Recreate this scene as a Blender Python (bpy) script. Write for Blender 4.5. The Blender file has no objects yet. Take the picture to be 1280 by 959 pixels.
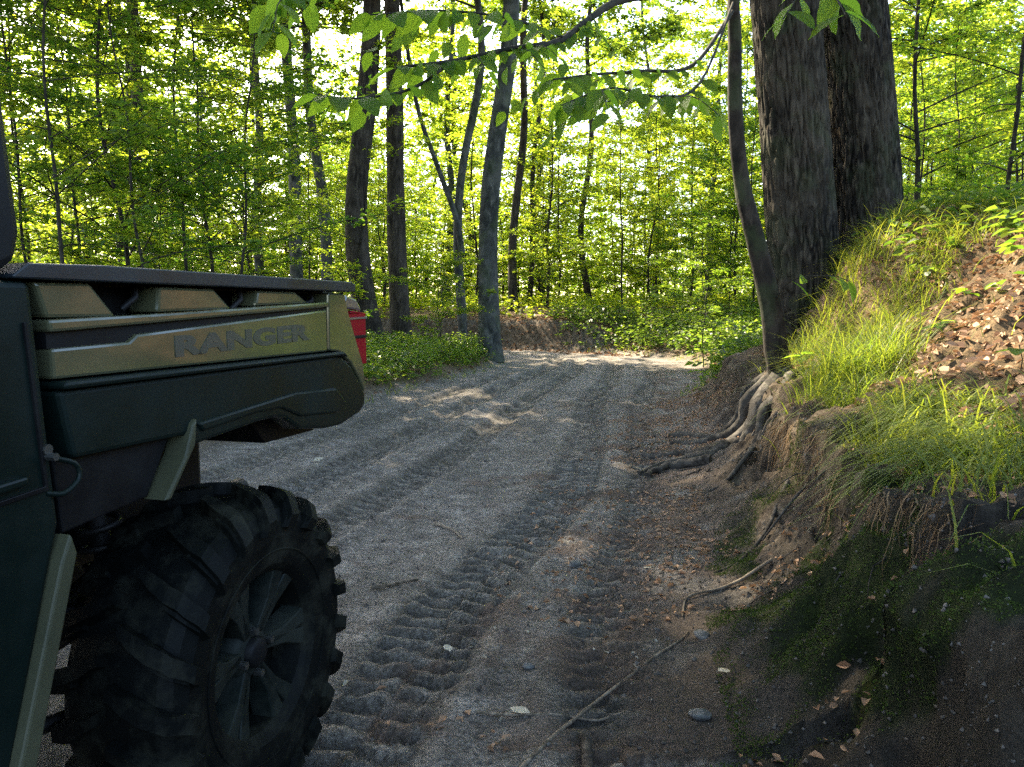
import bpy, math, random
import numpy as np
from mathutils import Vector

R = math.radians
rng = np.random.default_rng(11)
random.seed(5)
sc = bpy.context.scene
COL = sc.collection

# ------------------------------------------------------------------ camera, sky, sun, exposure
cam_d = bpy.data.cameras.new('camera')
cam = bpy.data.objects.new('camera', cam_d); COL.objects.link(cam)
cam.location = (0, 0, 1.12)
cam.rotation_euler = (R(90 - 5.6), 0, 0)
cam_d.sensor_width = 36.0
cam_d.lens = 27.06
cam_d.clip_start = 0.05
cam_d.clip_end = 2000
sc.camera = cam

SUN_AZ, SUN_EL = -34.0, 38.0          # degrees from +Y towards +X, above the horizon
SUN = np.array([math.sin(R(SUN_AZ)) * math.cos(R(SUN_EL)), math.cos(R(SUN_AZ)) * math.cos(R(SUN_EL)), math.sin(R(SUN_EL))])
w = bpy.data.worlds.new('World'); sc.world = w; w.use_nodes = True
nt = w.node_tree
bg = nt.nodes['Background']
sky = nt.nodes.new('ShaderNodeTexSky'); sky.sky_type = 'NISHITA'; sky.sun_disc = False
sky.sun_elevation = R(SUN_EL); sky.sun_rotation = R(SUN_AZ)
sky.air_density = 1.0; sky.dust_density = 2.2; sky.ozone_density = 1.0
nt.links.new(sky.outputs[0], bg.inputs[0]); bg.inputs[1].default_value = 0.15
sd = bpy.data.lights.new('sun', 'SUN'); sd.energy = 5.0; sd.angle = R(0.5); sd.color = (1.0, 0.87, 0.64)
so = bpy.data.objects.new('sun', sd); COL.objects.link(so)
so.rotation_euler = Vector(SUN).to_track_quat('Z', 'Y').to_euler()
so.location = (0, 0, 30)
sc.view_settings.view_transform = 'Standard'; sc.view_settings.look = 'None'
sc.view_settings.exposure = 2.7; sc.view_settings.gamma = 1.0
sc.cycles.use_denoising = False
sc.cycles.max_bounces = 7; sc.cycles.diffuse_bounces = 4; sc.cycles.glossy_bounces = 3
sc.cycles.transmission_bounces = 4; sc.cycles.transparent_max_bounces = 4
sc.cycles.sample_clamp_indirect = 6.0
sc.cycles.use_adaptive_sampling = False

# ------------------------------------------------------------------ small maths
_perm = np.random.default_rng(3).permutation(256).astype(np.int64)
_perm = np.concatenate([_perm, _perm, _perm])
_grad = np.random.default_rng(4).normal(size=(256, 3)); _grad /= np.linalg.norm(_grad, axis=1)[:, None]
def pn(x, y, z=0.0):
    x = np.asarray(x, float); y = np.asarray(y, float); z = np.asarray(z, float) + np.zeros_like(x)
    y = y + np.zeros_like(x)
    xi = np.floor(x).astype(np.int64); yi = np.floor(y).astype(np.int64); zi = np.floor(z).astype(np.int64)
    xf = x - xi; yf = y - yi; zf = z - zi
    u = xf * xf * (3 - 2 * xf); v = yf * yf * (3 - 2 * yf); s = zf * zf * (3 - 2 * zf)
    def g(a, b, c):
        h = _perm[_perm[_perm[(xi + a) & 255] + ((yi + b) & 255)] + ((zi + c) & 255)]
        gr = _grad[h]
        return gr[..., 0] * (xf - a) + gr[..., 1] * (yf - b) + gr[..., 2] * (zf - c)
    def L(a, b, t): return a + (b - a) * t
    return 1.6 * L(L(L(g(0, 0, 0), g(1, 0, 0), u), L(g(0, 1, 0), g(1, 1, 0), u), v),
                   L(L(g(0, 0, 1), g(1, 0, 1), u), L(g(0, 1, 1), g(1, 1, 1), u), v), s)
def fbm(x, y, z=0.0, o=3):
    r = 0; a = 1.0
    for k in range(o):
        r = r + a * pn(x * 2 ** k + 17.3 * k, y * 2 ** k + 5.1 * k, np.asarray(z) * 2 ** k); a *= .5
    return r
def ss(a, b, x):
    t = np.clip((np.asarray(x, float) - a) / (b - a), 0, 1); return t * t * (3 - 2 * t)

# ------------------------------------------------------------------ mesh helpers
class MB:
    def __init__(s): s.v = []; s.f = []; s.n = 0
    def add(s, v, f):
        v = np.asarray(v, float).reshape(-1, 3)
        if len(v) == 0: return
        s.v.append(v)
        if isinstance(f, np.ndarray): s.f.append(f + s.n)
        else:
            by = {}
            for q in f: by.setdefault(len(q), []).append(q)
            for k in by: s.f.append(np.array(by[k], dtype=np.int64) + s.n)
        s.n += len(v)
    def mesh(s, name, mat, smooth=False):
        me = bpy.data.meshes.new(name)
        V = np.concatenate(s.v)
        me.vertices.add(len(V)); me.vertices.foreach_set('co', V.astype(np.float32).ravel())
        li = np.concatenate([f.ravel() for f in s.f]).astype(np.int32)
        cnt = np.concatenate([np.full(len(f), f.shape[1]) for f in s.f])
        st = np.concatenate([[0], np.cumsum(cnt)[:-1]]).astype(np.int32)
        me.loops.add(len(li)); me.loops.foreach_set('vertex_index', li)
        me.polygons.add(len(cnt)); me.polygons.foreach_set('loop_start', st)
        try: me.polygons.foreach_set('loop_total', cnt.astype(np.int32))
        except Exception: pass
        me.polygons.foreach_set('use_smooth', np.full(len(cnt), smooth, dtype=bool))
        me.update(calc_edges=True); me.validate()
        if mat: me.materials.append(mat)
        return me

def link(name, data, parent=None, loc=None, rot=None):
    o = bpy.data.objects.new(name, data); COL.objects.link(o)
    if parent: o.parent = parent
    if loc is not None: o.location = loc
    if rot is not None: o.rotation_euler = rot
    return o
def obj(name, mb, mat, parent=None, smooth=False, bevel=0, loc=None):
    o = link(name, mb.mesh(name, mat, smooth), parent, loc)
    if bevel:
        m = o.modifiers.new('bevel', 'BEVEL'); m.width = bevel; m.segments = 2; m.limit_method = 'ANGLE'; m.angle_limit = R(35)
    return o
def tag(o, label=None, cat=None, group=None, kind=None):
    if label: o['label'] = label
    if cat: o['category'] = cat
    if group: o['group'] = group
    if kind: o['kind'] = kind
    return o
def empty(name, loc, rz=0): 
    o = link(name, None, None, loc, (0, 0, rz)); o.empty_display_size = .2; return o
def copy_tree(o, parent=None):
    c = o.copy(); COL.objects.link(c)
    if parent: c.parent = parent
    for ch in o.children: copy_tree(ch, c)
    return c

def tube(mb, pts, rad, seg=8, cap=True, rough=0.0, seed=0):
    P = np.asarray(pts, float); n = len(P); rad = np.broadcast_to(np.asarray(rad, float), (n,))
    T = np.gradient(P, axis=0); T /= np.linalg.norm(T, axis=1)[:, None] + 1e-9
    a = np.array([0, 0, 1.0]) if abs(T[0, 2]) < .9 else np.array([1.0, 0, 0])
    U = np.zeros((n, 3)); U[0] = np.cross(T[0], a); U[0] /= np.linalg.norm(U[0])
    for i in range(1, n):
        u = U[i - 1] - T[i] * np.dot(U[i - 1], T[i]); U[i] = u / (np.linalg.norm(u) + 1e-9)
    W = np.cross(T, U)
    th = np.linspace(0, 2 * np.pi, seg, endpoint=False)
    rr = rad[:, None] * np.ones((1, seg))
    if rough: rr = rr * (1 + rough * pn(np.cos(th)[None, :] * 1.5 + seed, np.sin(th)[None, :] * 1.5, np.arange(n)[:, None] * .45 + seed))
    V = P[:, None, :] + rr[..., None] * (U[:, None, :] * np.cos(th)[None, :, None] + W[:, None, :] * np.sin(th)[None, :, None])
    i = np.arange(n - 1)[:, None] * seg; j = np.arange(seg)[None, :]; k = (j + 1) % seg
    F = np.stack([i + j, i + k, i + seg + k, i + seg + j], -1).reshape(-1, 4)
    V = V.reshape(-1, 3); mb.add(V, F)
    if cap:
        mb.add(V[:seg], [tuple(range(seg))[::-1]]); mb.add(V[-seg:], [tuple(range(seg))])
def spline(pts, n=20):
    P = np.asarray(pts, float); m = len(P)
    if m < 3: 
        t = np.linspace(0, 1, n)[:, None]; return P[0] * (1 - t) + P[-1] * t
    Q = np.vstack([2 * P[0] - P[1], P, 2 * P[-1] - P[-2]]); out = []
    for t in np.linspace(0, m - 1 - 1e-6, n):
        i = int(t); f = t - i; a, b, c, d = Q[i], Q[i + 1], Q[i + 2], Q[i + 3]
        out.append(.5 * ((2 * b) + (c - a) * f + (2 * a - 5 * b + 4 * c - d) * f * f + (3 * b - a - 3 * c + d) * f ** 3))
    return np.array(out)
def box(mb, x0, x1, y0, y1, z0, z1):
    v = [(x, y, z) for x in (x0, x1) for y in (y0, y1) for z in (z0, z1)]
    mb.add(v, [(0, 1, 3, 2), (4, 6, 7, 5), (0, 4, 5, 1), (2, 3, 7, 6), (0, 2, 6, 4), (1, 5, 7, 3)])
def prism(mb, outline, y0, y1):
    """outline of (x, z) pairs pushed from y0 to y1"""
    a = 0
    n = len(outline)
    for i in range(n):
        x0, z0 = outline[i]; x1, z1 = outline[(i + 1) % n]; a += x0 * z1 - x1 * z0
    o = outline if a > 0 else outline[::-1]
    if y0 > y1: y0, y1 = y1, y0
    v = [(x, y0, z) for x, z in o] + [(x, y1, z) for x, z in o]
    f = [tuple(range(n)), tuple(range(2 * n - 1, n - 1, -1))]
    for i in range(n):
        j = (i + 1) % n; f.append((i, i + n, j + n, j))
    mb.add(v, f)
def lathe(mb, prof, seg=48, cx=0, cz=0):
    """profile (y, r) turned about the y axis"""
    n = len(prof); th = np.linspace(0, 2 * np.pi, seg, endpoint=False)
    y = np.array([p[0] for p in prof])[:, None]; r = np.array([p[1] for p in prof])[:, None]
    V = np.stack([cx + r * np.cos(th), y + 0 * th, cz + r * np.sin(th)], -1).reshape(-1, 3)
    i = np.arange(n - 1)[:, None] * seg; j = np.arange(seg)[None, :]; k = (j + 1) % seg
    mb.add(V, np.stack([i + j, i + seg + j, i + seg + k, i + k], -1).reshape(-1, 4))

def norm(a): return a / (np.linalg.norm(a, axis=-1, keepdims=True) + 1e-9)
def leaves(mb, P, D, N, L, Wd, fold=.18, hexa=False):
    """one small folded leaf per row: base P, direction D, up N"""
    P = np.asarray(P, float); D = norm(D); N = norm(N - D * np.sum(N * D, -1, keepdims=True)); S = np.cross(D, N)
    L = np.broadcast_to(L, (len(P),))[:, None]; Wd = np.broadcast_to(Wd, (len(P),))[:, None]
    n = len(P)
    if not hexa:
        V = np.stack([P, P + D * L * .45 + S * Wd * .5 + N * Wd * fold, P + D * L - N * L * .12, P + D * L * .45 - S * Wd * .5 + N * Wd * fold], 1)
        mb.add(V.reshape(-1, 3), (np.arange(n)[:, None] * 4 + np.arange(4)[None, :]))
    else:
        m1 = P + D * L * .35; m2 = P + D * L * .72 - N * L * .04
        V = np.stack([P, m1 + S * Wd * .5 + N * Wd * fold, m2 + S * Wd * .34 + N * Wd * fold * .6, P + D * L - N * L * .14,
                      m2 - S * Wd * .34 + N * Wd * fold * .6, m1 - S * Wd * .5 + N * Wd * fold], 1)
        b = np.arange(n)[:, None] * 6
        mb.add(V.reshape(-1, 3), np.concatenate([b + np.array([[0, 1, 2, 3]]), b + np.array([[0, 3, 4, 5]])]))

# ------------------------------------------------------------------ materials
def mat(name, base=(.5, .5, .5), rough=.6, metal=0.0, spec=.5, coat=0.0):
    m = bpy.data.materials.new(name); m.use_nodes = True
    b = m.node_tree.nodes['Principled BSDF']
    b.inputs['Base Color'].default_value = (*base, 1); b.inputs['Roughness'].default_value = rough
    b.inputs['Metallic'].default_value = metal; b.inputs['Specular IOR Level'].default_value = spec
    b.inputs['Coat Weight'].default_value = coat; b.inputs['Coat Roughness'].default_value = .06
    return m
class NG:
    def __init__(s, m): s.t = m.node_tree; s.b = s.t.nodes['Principled BSDF']
    def n(s, ty, **kw):
        nd = s.t.nodes.new('ShaderNode' + ty)
        for k, v in kw.items(): setattr(nd, k, v)
        return nd
    def l(s, a, b): s.t.links.new(a, b)
    def coord(s, scale=(1, 1, 1), kind='Object'):
        c = s.n('TexCoord'); mp = s.n('Mapping'); mp.inputs['Scale'].default_value = scale
        s.l(c.outputs[kind], mp.inputs[0]); return mp.outputs[0]
    def noise(s, vec, scale, detail=4, rough=.55, dist=0):
        n = s.n('TexNoise'); n.inputs['Scale'].default_value = scale; n.inputs['Detail'].default_value = detail
        n.inputs['Roughness'].default_value = rough; n.inputs['Distortion'].default_value = dist
        s.l(vec, n.inputs['Vector']); return n.outputs[0]
    def ramp(s, fac, stops):
        r = s.n('ValToRGB'); e = r.color_ramp.elements
        while len(e) < len(stops): e.new(.5)
        for k, (p, c) in enumerate(stops): e[k].position = p; e[k].color = (*c, 1) if len(c) == 3 else c
        s.l(fac, r.inputs[0]); return r.outputs[0]
    def mix(s, fac, a, b, mode='MIX'):
        m = s.n('Mix', data_type='RGBA', blend_type=mode)
        if isinstance(fac, (int, float)): m.inputs[0].default_value = fac
        else: s.l(fac, m.inputs[0])
        for v, i in ((a, 6), (b, 7)):
            if isinstance(v, tuple): m.inputs[i].default_value = (*v, 1)
            else: s.l(v, m.inputs[i])
        return m.outputs[2]
    def attr(s, name):
        a = s.n('Attribute', attribute_name=name); return a.outputs['Fac']
    def math(s, op, a, b=0.0):
        m = s.n('Math', operation=op)
        for v, i in ((a, 0), (b, 1)):
            if isinstance(v, (int, float)): m.inputs[i].default_value = v
            else: s.l(v, m.inputs[i])
        return m.outputs[0]
    def bump(s, h, strength=.5, dist=.02):
        b = s.n('Bump'); b.inputs['Strength'].default_value = strength; b.inputs['Distance'].default_value = dist
        s.l(h, b.inputs['Height']); s.l(b.outputs[0], s.b.inputs['Normal']); return b

def leaf_mat(name, c0, c1, t0, t1, trans=.5, rough=.45):
    m = bpy.data.materials.new(name); m.use_nodes = True; g = NG(m)
    geo = g.n('NewGeometry'); oi = g.n('ObjectInfo')
    k = g.math('ADD', g.math('MULTIPLY', geo.outputs['Random Per Island'], .65), g.math('MULTIPLY', oi.outputs['Random'], .35))
    col = g.mix(k, c0, c1); tc = g.mix(k, t0, t1)
    g.l(col, g.b.inputs['Base Color']); g.b.inputs['Roughness'].default_value = rough; g.b.inputs['Specular IOR Level'].default_value = .35
    tr = g.n('BsdfTranslucent'); g.l(tc, tr.inputs[0])
    mx = g.n('MixShader'); mx.inputs[0].default_value = trans
    g.l(g.b.outputs[0], mx.inputs[1]); g.l(tr.outputs[0], mx.inputs[2])
    g.l(mx.outputs[0], g.t.nodes['Material Output'].inputs[0]); return m
M = {}
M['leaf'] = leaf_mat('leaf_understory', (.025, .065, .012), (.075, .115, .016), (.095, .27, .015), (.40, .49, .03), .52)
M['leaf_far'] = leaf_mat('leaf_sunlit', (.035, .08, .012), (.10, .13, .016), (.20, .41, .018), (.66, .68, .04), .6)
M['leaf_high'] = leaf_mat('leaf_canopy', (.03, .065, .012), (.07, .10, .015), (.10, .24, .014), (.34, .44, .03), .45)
M['leaf_near'] = leaf_mat('leaf_beech', (.035, .085, .016), (.05, .11, .018), (.18, .36, .02), (.36, .52, .03), .6, .5)
M['ground_leaf'] = leaf_mat('leaf_ground_cover', (.05, .10, .018), (.10, .13, .02), (.14, .30, .02), (.38, .46, .04), .45)
M['grass'] = leaf_mat('grass_blade', (.07, .12, .02), (.14, .16, .03), (.20, .32, .022), (.48, .48, .045), .45, .55)
M['dry_grass'] = leaf_mat('dry_grass', (.14, .075, .035), (.30, .20, .10), (.14, .08, .03), (.3, .18, .08), .3, .7)
M['litter'] = leaf_mat('dead_leaf', (.13, .06, .03), (.52, .33, .20), (.14, .07, .03), (.45, .25, .12), .2, .7)
M['pale_leaf'] = leaf_mat('pale_dead_leaf', (.40, .36, .28), (.5, .45, .36), (.3, .25, .18), (.4, .35, .25), .2, .7)
M['moss'] = leaf_mat('moss', (.02, .035, .006), (.07, .10, .012), (.03, .06, .008), (.10, .16, .015), .25, .9)

def bark_mat(name, a, b, c, sc_=(1, 1, .22), scale=14, bump=.9, dist=.03, moss=0.0):
    m = mat(name, a, .9, 0, .2); g = NG(m)
    v = g.coord(sc_)
    n1 = g.noise(v, scale, 6, .65, .6); vo = g.n('TexVoronoi'); vo.inputs['Scale'].default_value = scale * 1.1
    g.l(v, vo.inputs['Vector'])
    n2 = g.noise(g.coord((1, 1, 1)), 2.3, 3)
    col = g.ramp(n1, [(.36, a), (.50, b), (.64, c)])
    col = g.mix(g.ramp(n2, [(.42, (0, 0, 0)), (.62, (1, 1, 1))]), col, g.mix(.5, col, c), 'MIX')
    if moss: col = g.mix(g.math('MULTIPLY', g.ramp(g.noise(g.coord(), 3.1, 5), [(.5, (0, 0, 0)), (.6, (1, 1, 1))]), moss), col, (.05, .07, .025))
    g.l(col, g.b.inputs['Base Color'])
    h = g.math('ADD', n1, g.math('MULTIPLY', vo.outputs['Distance'], .6))
    g.bump(h, bump, dist); return m
M['bark_dark'] = bark_mat('bark_dark', (.009, .007, .006), (.032, .026, .020), (.075, .062, .05))
M['bark_grey'] = bark_mat('bark_grey', (.012, .013, .013), (.036, .039, .037), (.11, .11, .10), (1, 1, .5), 7, .5, .015, .35)
M['bark_oak'] = bark_mat('bark_oak', (.003, .0025, .002), (.016, .012, .009), (.075, .060, .043), (1, 1, .2), 30, .9, .02, .2)
M['bark_thin'] = bark_mat('bark_sapling', (.009, .008, .006), (.022, .019, .014), (.05, .043, .032), (1, 1, .4), 25, .5, .008)
M['bark_beech'] = bark_mat('bark_curved_tree', (.004, .003, .0025), (.014, .0105, .0075), (.04, .031, .023), (1, 1, .45), 12, .8, .015, .3)
M['root'] = bark_mat('root_bark', (.010, .008, .007), (.036, .030, .025), (.10, .088, .075), (1, 1, 1), 22, .7, .008)
M['twig'] = bark_mat('twig_bark', (.05, .04, .028), (.13, .10, .07), (.26, .21, .16), (1, 1, 1), 30, .4, .004)

# ground
def ground_mat():
    m = mat('forest_ground', (.2, .18, .16), .95, 0, .15); g = NG(m)
    v = g.coord((1, 1, 1))
    fine = g.noise(v, 70, 7, .75); mid = g.noise(v, 9, 8, .68); big = g.noise(v, 1.3, 4, .6); gr = g.noise(v, 240, 3, .8)
    road = g.ramp(mid, [(.32, (.135, .114, .098)), (.5, (.27, .235, .205)), (.66, (.42, .378, .335))])
    road = g.mix(g.ramp(big, [(.42, (0, 0, 0)), (.62, (.6, .6, .6))]), road, (.15, .132, .108))
    sp = g.noise(v, 330, 2, .6)
    road = g.mix(g.attr('rut'), road, g.ramp(mid, [(.35, (.13, .113, .09)), (.6, (.27, .24, .20))]))
    road = g.mix(g.math('MULTIPLY', g.attr('lug_shade'), .62), road, (.055, .046, .036))  # tread shade put into the soil colour: dark in the valleys between lugs
    road = g.mix(g.ramp(sp, [(.60, (0, 0, 0)), (.68, (.8, .8, .8))]), road, (.42, .39, .35))
    road = g.mix(g.ramp(sp, [(.30, (1, 1, 1)), (.38, (0, 0, 0))]), road, (.03, .026, .024))
    road = g.mix(g.ramp(fine, [(.40, (0, 0, 0)), (.56, (1, 1, 1))]), g.mix(.72, road, (.035, .030, .027)), road)
    brown = g.ramp(fine, [(.25, (.03, .022, .018)), (.5, (.125, .090, .070)), (.75, (.27, .20, .155))])
    soil = g.ramp(mid, [(.36, (.032, .023, .016)), (.5, (.105, .078, .053)), (.66, (.22, .175, .125))])
    soil = g.mix(g.ramp(fine, [(.4, (0, 0, 0)), (.62, (1, 1, 1))]), g.mix(.6, soil, (.03, .02, .014)), soil)
    floor = g.ramp(fine, [(.3, (.03, .024, .014)), (.48, (.10, .07, .04)), (.62, (.20, .13, .07)), (.8, (.09, .10, .03))])
    moss = g.ramp(mid, [(.3, (.008, .010, .004)), (.55, (.02, .028, .008)), (.75, (.05, .065, .014))])
    c = g.mix(g.attr('brown'), road, brown)
    c = g.mix(g.attr('soil'), c, soil); c = g.mix(g.attr('floor'), c, floor)
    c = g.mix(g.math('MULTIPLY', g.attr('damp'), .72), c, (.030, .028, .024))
    c = g.mix(g.attr('moss'), c, moss)
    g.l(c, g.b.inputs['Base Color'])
    h = g.math('ADD', g.math('ADD', g.math('MULTIPLY', fine, .6), g.math('MULTIPLY', gr, .25)), g.math('MULTIPLY', mid, .8))
    g.bump(h, .9, .02)
    return m
M['ground'] = ground_mat()

def noisy(m, a, b, scale=6, rr=None, bump=0, dist=.002, lo=.4, hi=.65):
    g = NG(m); v = g.coord(); n = g.noise(v, scale, 6, .65)
    g.l(g.mix(g.ramp(n, [(lo, (0, 0, 0)), (hi, (1, 1, 1))]), a, b), g.b.inputs['Base Color'])
    if rr:
        x = g.ramp(n, [(lo, (rr[0],) * 3), (hi, (rr[1],) * 3)]); g.l(x, g.b.inputs['Roughness'])
    if bump: g.bump(g.noise(v, 350, 3), bump, dist)
    return m
M['paint'] = noisy(mat('olive_gold_paint', rough=.3, metal=.1, coat=.6), (.080, .082, .042), (.098, .098, .055), 3, (.10, .2))
M['olive'] = noisy(mat('olive_trim', rough=.5, spec=.4), (.050, .052, .028), (.08, .08, .045), 5)
M['letter'] = noisy(mat('grey_lettering', rough=.45, coat=.2), (.055, .057, .042), (.07, .07, .052), 5)
M['plastic'] = noisy(mat('dark_green_plastic', rough=.5, spec=.25), (.0025, .0085, .007), (.0045, .0115, .009), 5, (.38, .6), .25, .0008)
M['black'] = noisy(mat('black_plastic', rough=.5, spec=.2), (.005, .005, .006), (.011, .011, .011), 5, (.4, .65), .3, .0008)
M['rail'] = noisy(mat('rail_plastic', rough=.4), (.008, .012, .016), (.015, .020, .026), 5, (.3, .5), .2, .0006)
M['steel'] = noisy(mat('dusty_black_steel', rough=.55, metal=.4), (.006, .006, .006), (.03, .027, .024), 4)
M['bolt'] = mat('bolt_metal', (.12, .12, .11), .45, .8)
M['rubber'] = noisy(mat('dusty_rubber', rough=.8, spec=.15), (.003, .004, .0035), (.038, .038, .026), 9, (.6, .95), .6, .0015, .48, .78)
M['rim'] = noisy(mat('dark_rim', rough=.6, metal=.2, coat=0, spec=.3), (.008, .013, .011), (.03, .034, .026), 8, (.5, .8))
M['red'] = mat('red_lens', (.30, .003, .014), .4, 0, .15, 0)
M['clear'] = mat('clear_lens', (.14, .145, .15), .1, .3, .6, .6)
M['crumb'] = noisy(mat('earth_crumb', rough=.95), (.06, .05, .042), (.16, .14, .12), 9)
M['soil_clod'] = noisy(mat('soil_clod', rough=.95), (.05, .034, .022), (.20, .145, .095), 6)
M['stone'] = noisy(mat('stone_grey', rough=.85), (.07, .068, .065), (.17, .165, .155), 30, None, .4, .004)

# ------------------------------------------------------------------ terrain
_cl = np.array([(-.8, -40, 3.2, 1.5), (-.8, 0, 3.0, 1.05), (-.75, 2, 2.7, 1.2), (-.7, 3.2, 2.3, 1.38), (-.6, 4.6, 1.9, 1.55), (-.35, 6.0, 1.85, 1.65), (-.15, 7.5, 1.75, 1.65), (.2, 9.4, 1.85, 1.75), (1.2, 13, 1.85, 2.1),
                (1.6, 15.8, 1.85, 2.0), (.75, 18.3, 1.5, 1.55), (-1.3, 19.9, 1.5, 1.5), (-5, 21.4, 1.6, 1.6), (-13, 23.5, 1.8, 1.8), (-60, 34, 1.8, 1.8)])
CL = np.array([[*spline(_cl[:, :2], 240)[i]] for i in range(240)])
WL = spline(np.c_[_cl[:, 2:4], 0 * _cl[:, 0]], 240)[:, :2]
CT = norm(np.gradient(CL, axis=0))
def road_coords(x, y):
    """signed distance to the right of the centre line, half widths, index along it"""
    x = np.asarray(x, float).ravel(); y = np.asarray(y, float).ravel()
    s = np.empty_like(x); idx = np.empty(len(x), int)
    A = CL[:-1]; B = CL[1:]; AB = B - A; L2 = (AB ** 2).sum(1)
    for c in range(0, len(x), 40000):
        px = x[c:c + 40000, None] - A[:, 0]; py = y[c:c + 40000, None] - A[:, 1]
        t = np.clip((px * AB[:, 0] + py * AB[:, 1]) / L2, 0, 1)
        dx = px - t * AB[:, 0]; dy = py - t * AB[:, 1]; d2 = dx * dx + dy * dy
        k = d2.argmin(1); r = np.arange(len(k))
        side = AB[k, 1] * dx[r, k] - AB[k, 0] * dy[r, k]
        s[c:c + 40000] = np.sqrt(d2[r, k]) * np.sign(side); idx[c:c + 40000] = k
    return s, WL[idx, 0], WL[idx, 1], idx
TRACKS = [  # tyre paths on the dirt: points, half width, depth, tread height
    ([(-.62, .8), (-.38, 2), (-.16, 3), (.33, 4.6), (.72, 7), (1.0, 9.4), (1.7, 13), (2.1, 17), (.8, 20)], .17, .026, .034),
    ([(-1.75, 2.2), (-1.5, 3.6), (-1.25, 5.0), (-.7, 7.8), (-.1, 11.0), (.7, 14.5), (.9, 17.5), (-.6, 20)], .16, .04, .028),
    ([(.22, .6), (.30, 2.4), (.50, 3.3), (.82, 4.6), (1.2, 7), (1.7, 9.8), (2.5, 13.5), (2.9, 17)], .14, .022, .026),
    ([(-1.3, 2.6), (-1.0, 3.6), (-.62, 5.0), (-.1, 7.6), (.35, 10), (1.1, 13.5), (1.5, 17)], .14, .034, .018),
    ([(-2.2, 3.4), (-2.0, 5), (-1.35, 7.6), (-.7, 10.5), (.1, 14)], .14, .03, .018)]
PROF_N = np.array([(-9, 0), (-.2, 0), (.0, .02), (.2, .06), (.34, .13), (.46, .26), (.56, .43), (.66, .55), (.80, .62), (1.0, .70), (1.3, .88), (2.0, 1.42), (2.8, 1.90), (3.6, 2.08), (5, 2.2), (9, 2.5), (30, 3.2), (400, 4)])
PROF_M = np.array([(-9, 0), (0, 0), (.35, .12), (.8, .24), (1.6, .38), (3, .7), (6, 1.2), (12, 1.7), (400, 2.5)])
PROF_F = np.array([(-9, 0), (0, .0), (.25, .25), (.4, .55), (.6, .78), (1.2, .88), (4, 1.15), (400, 1.2)])
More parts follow.
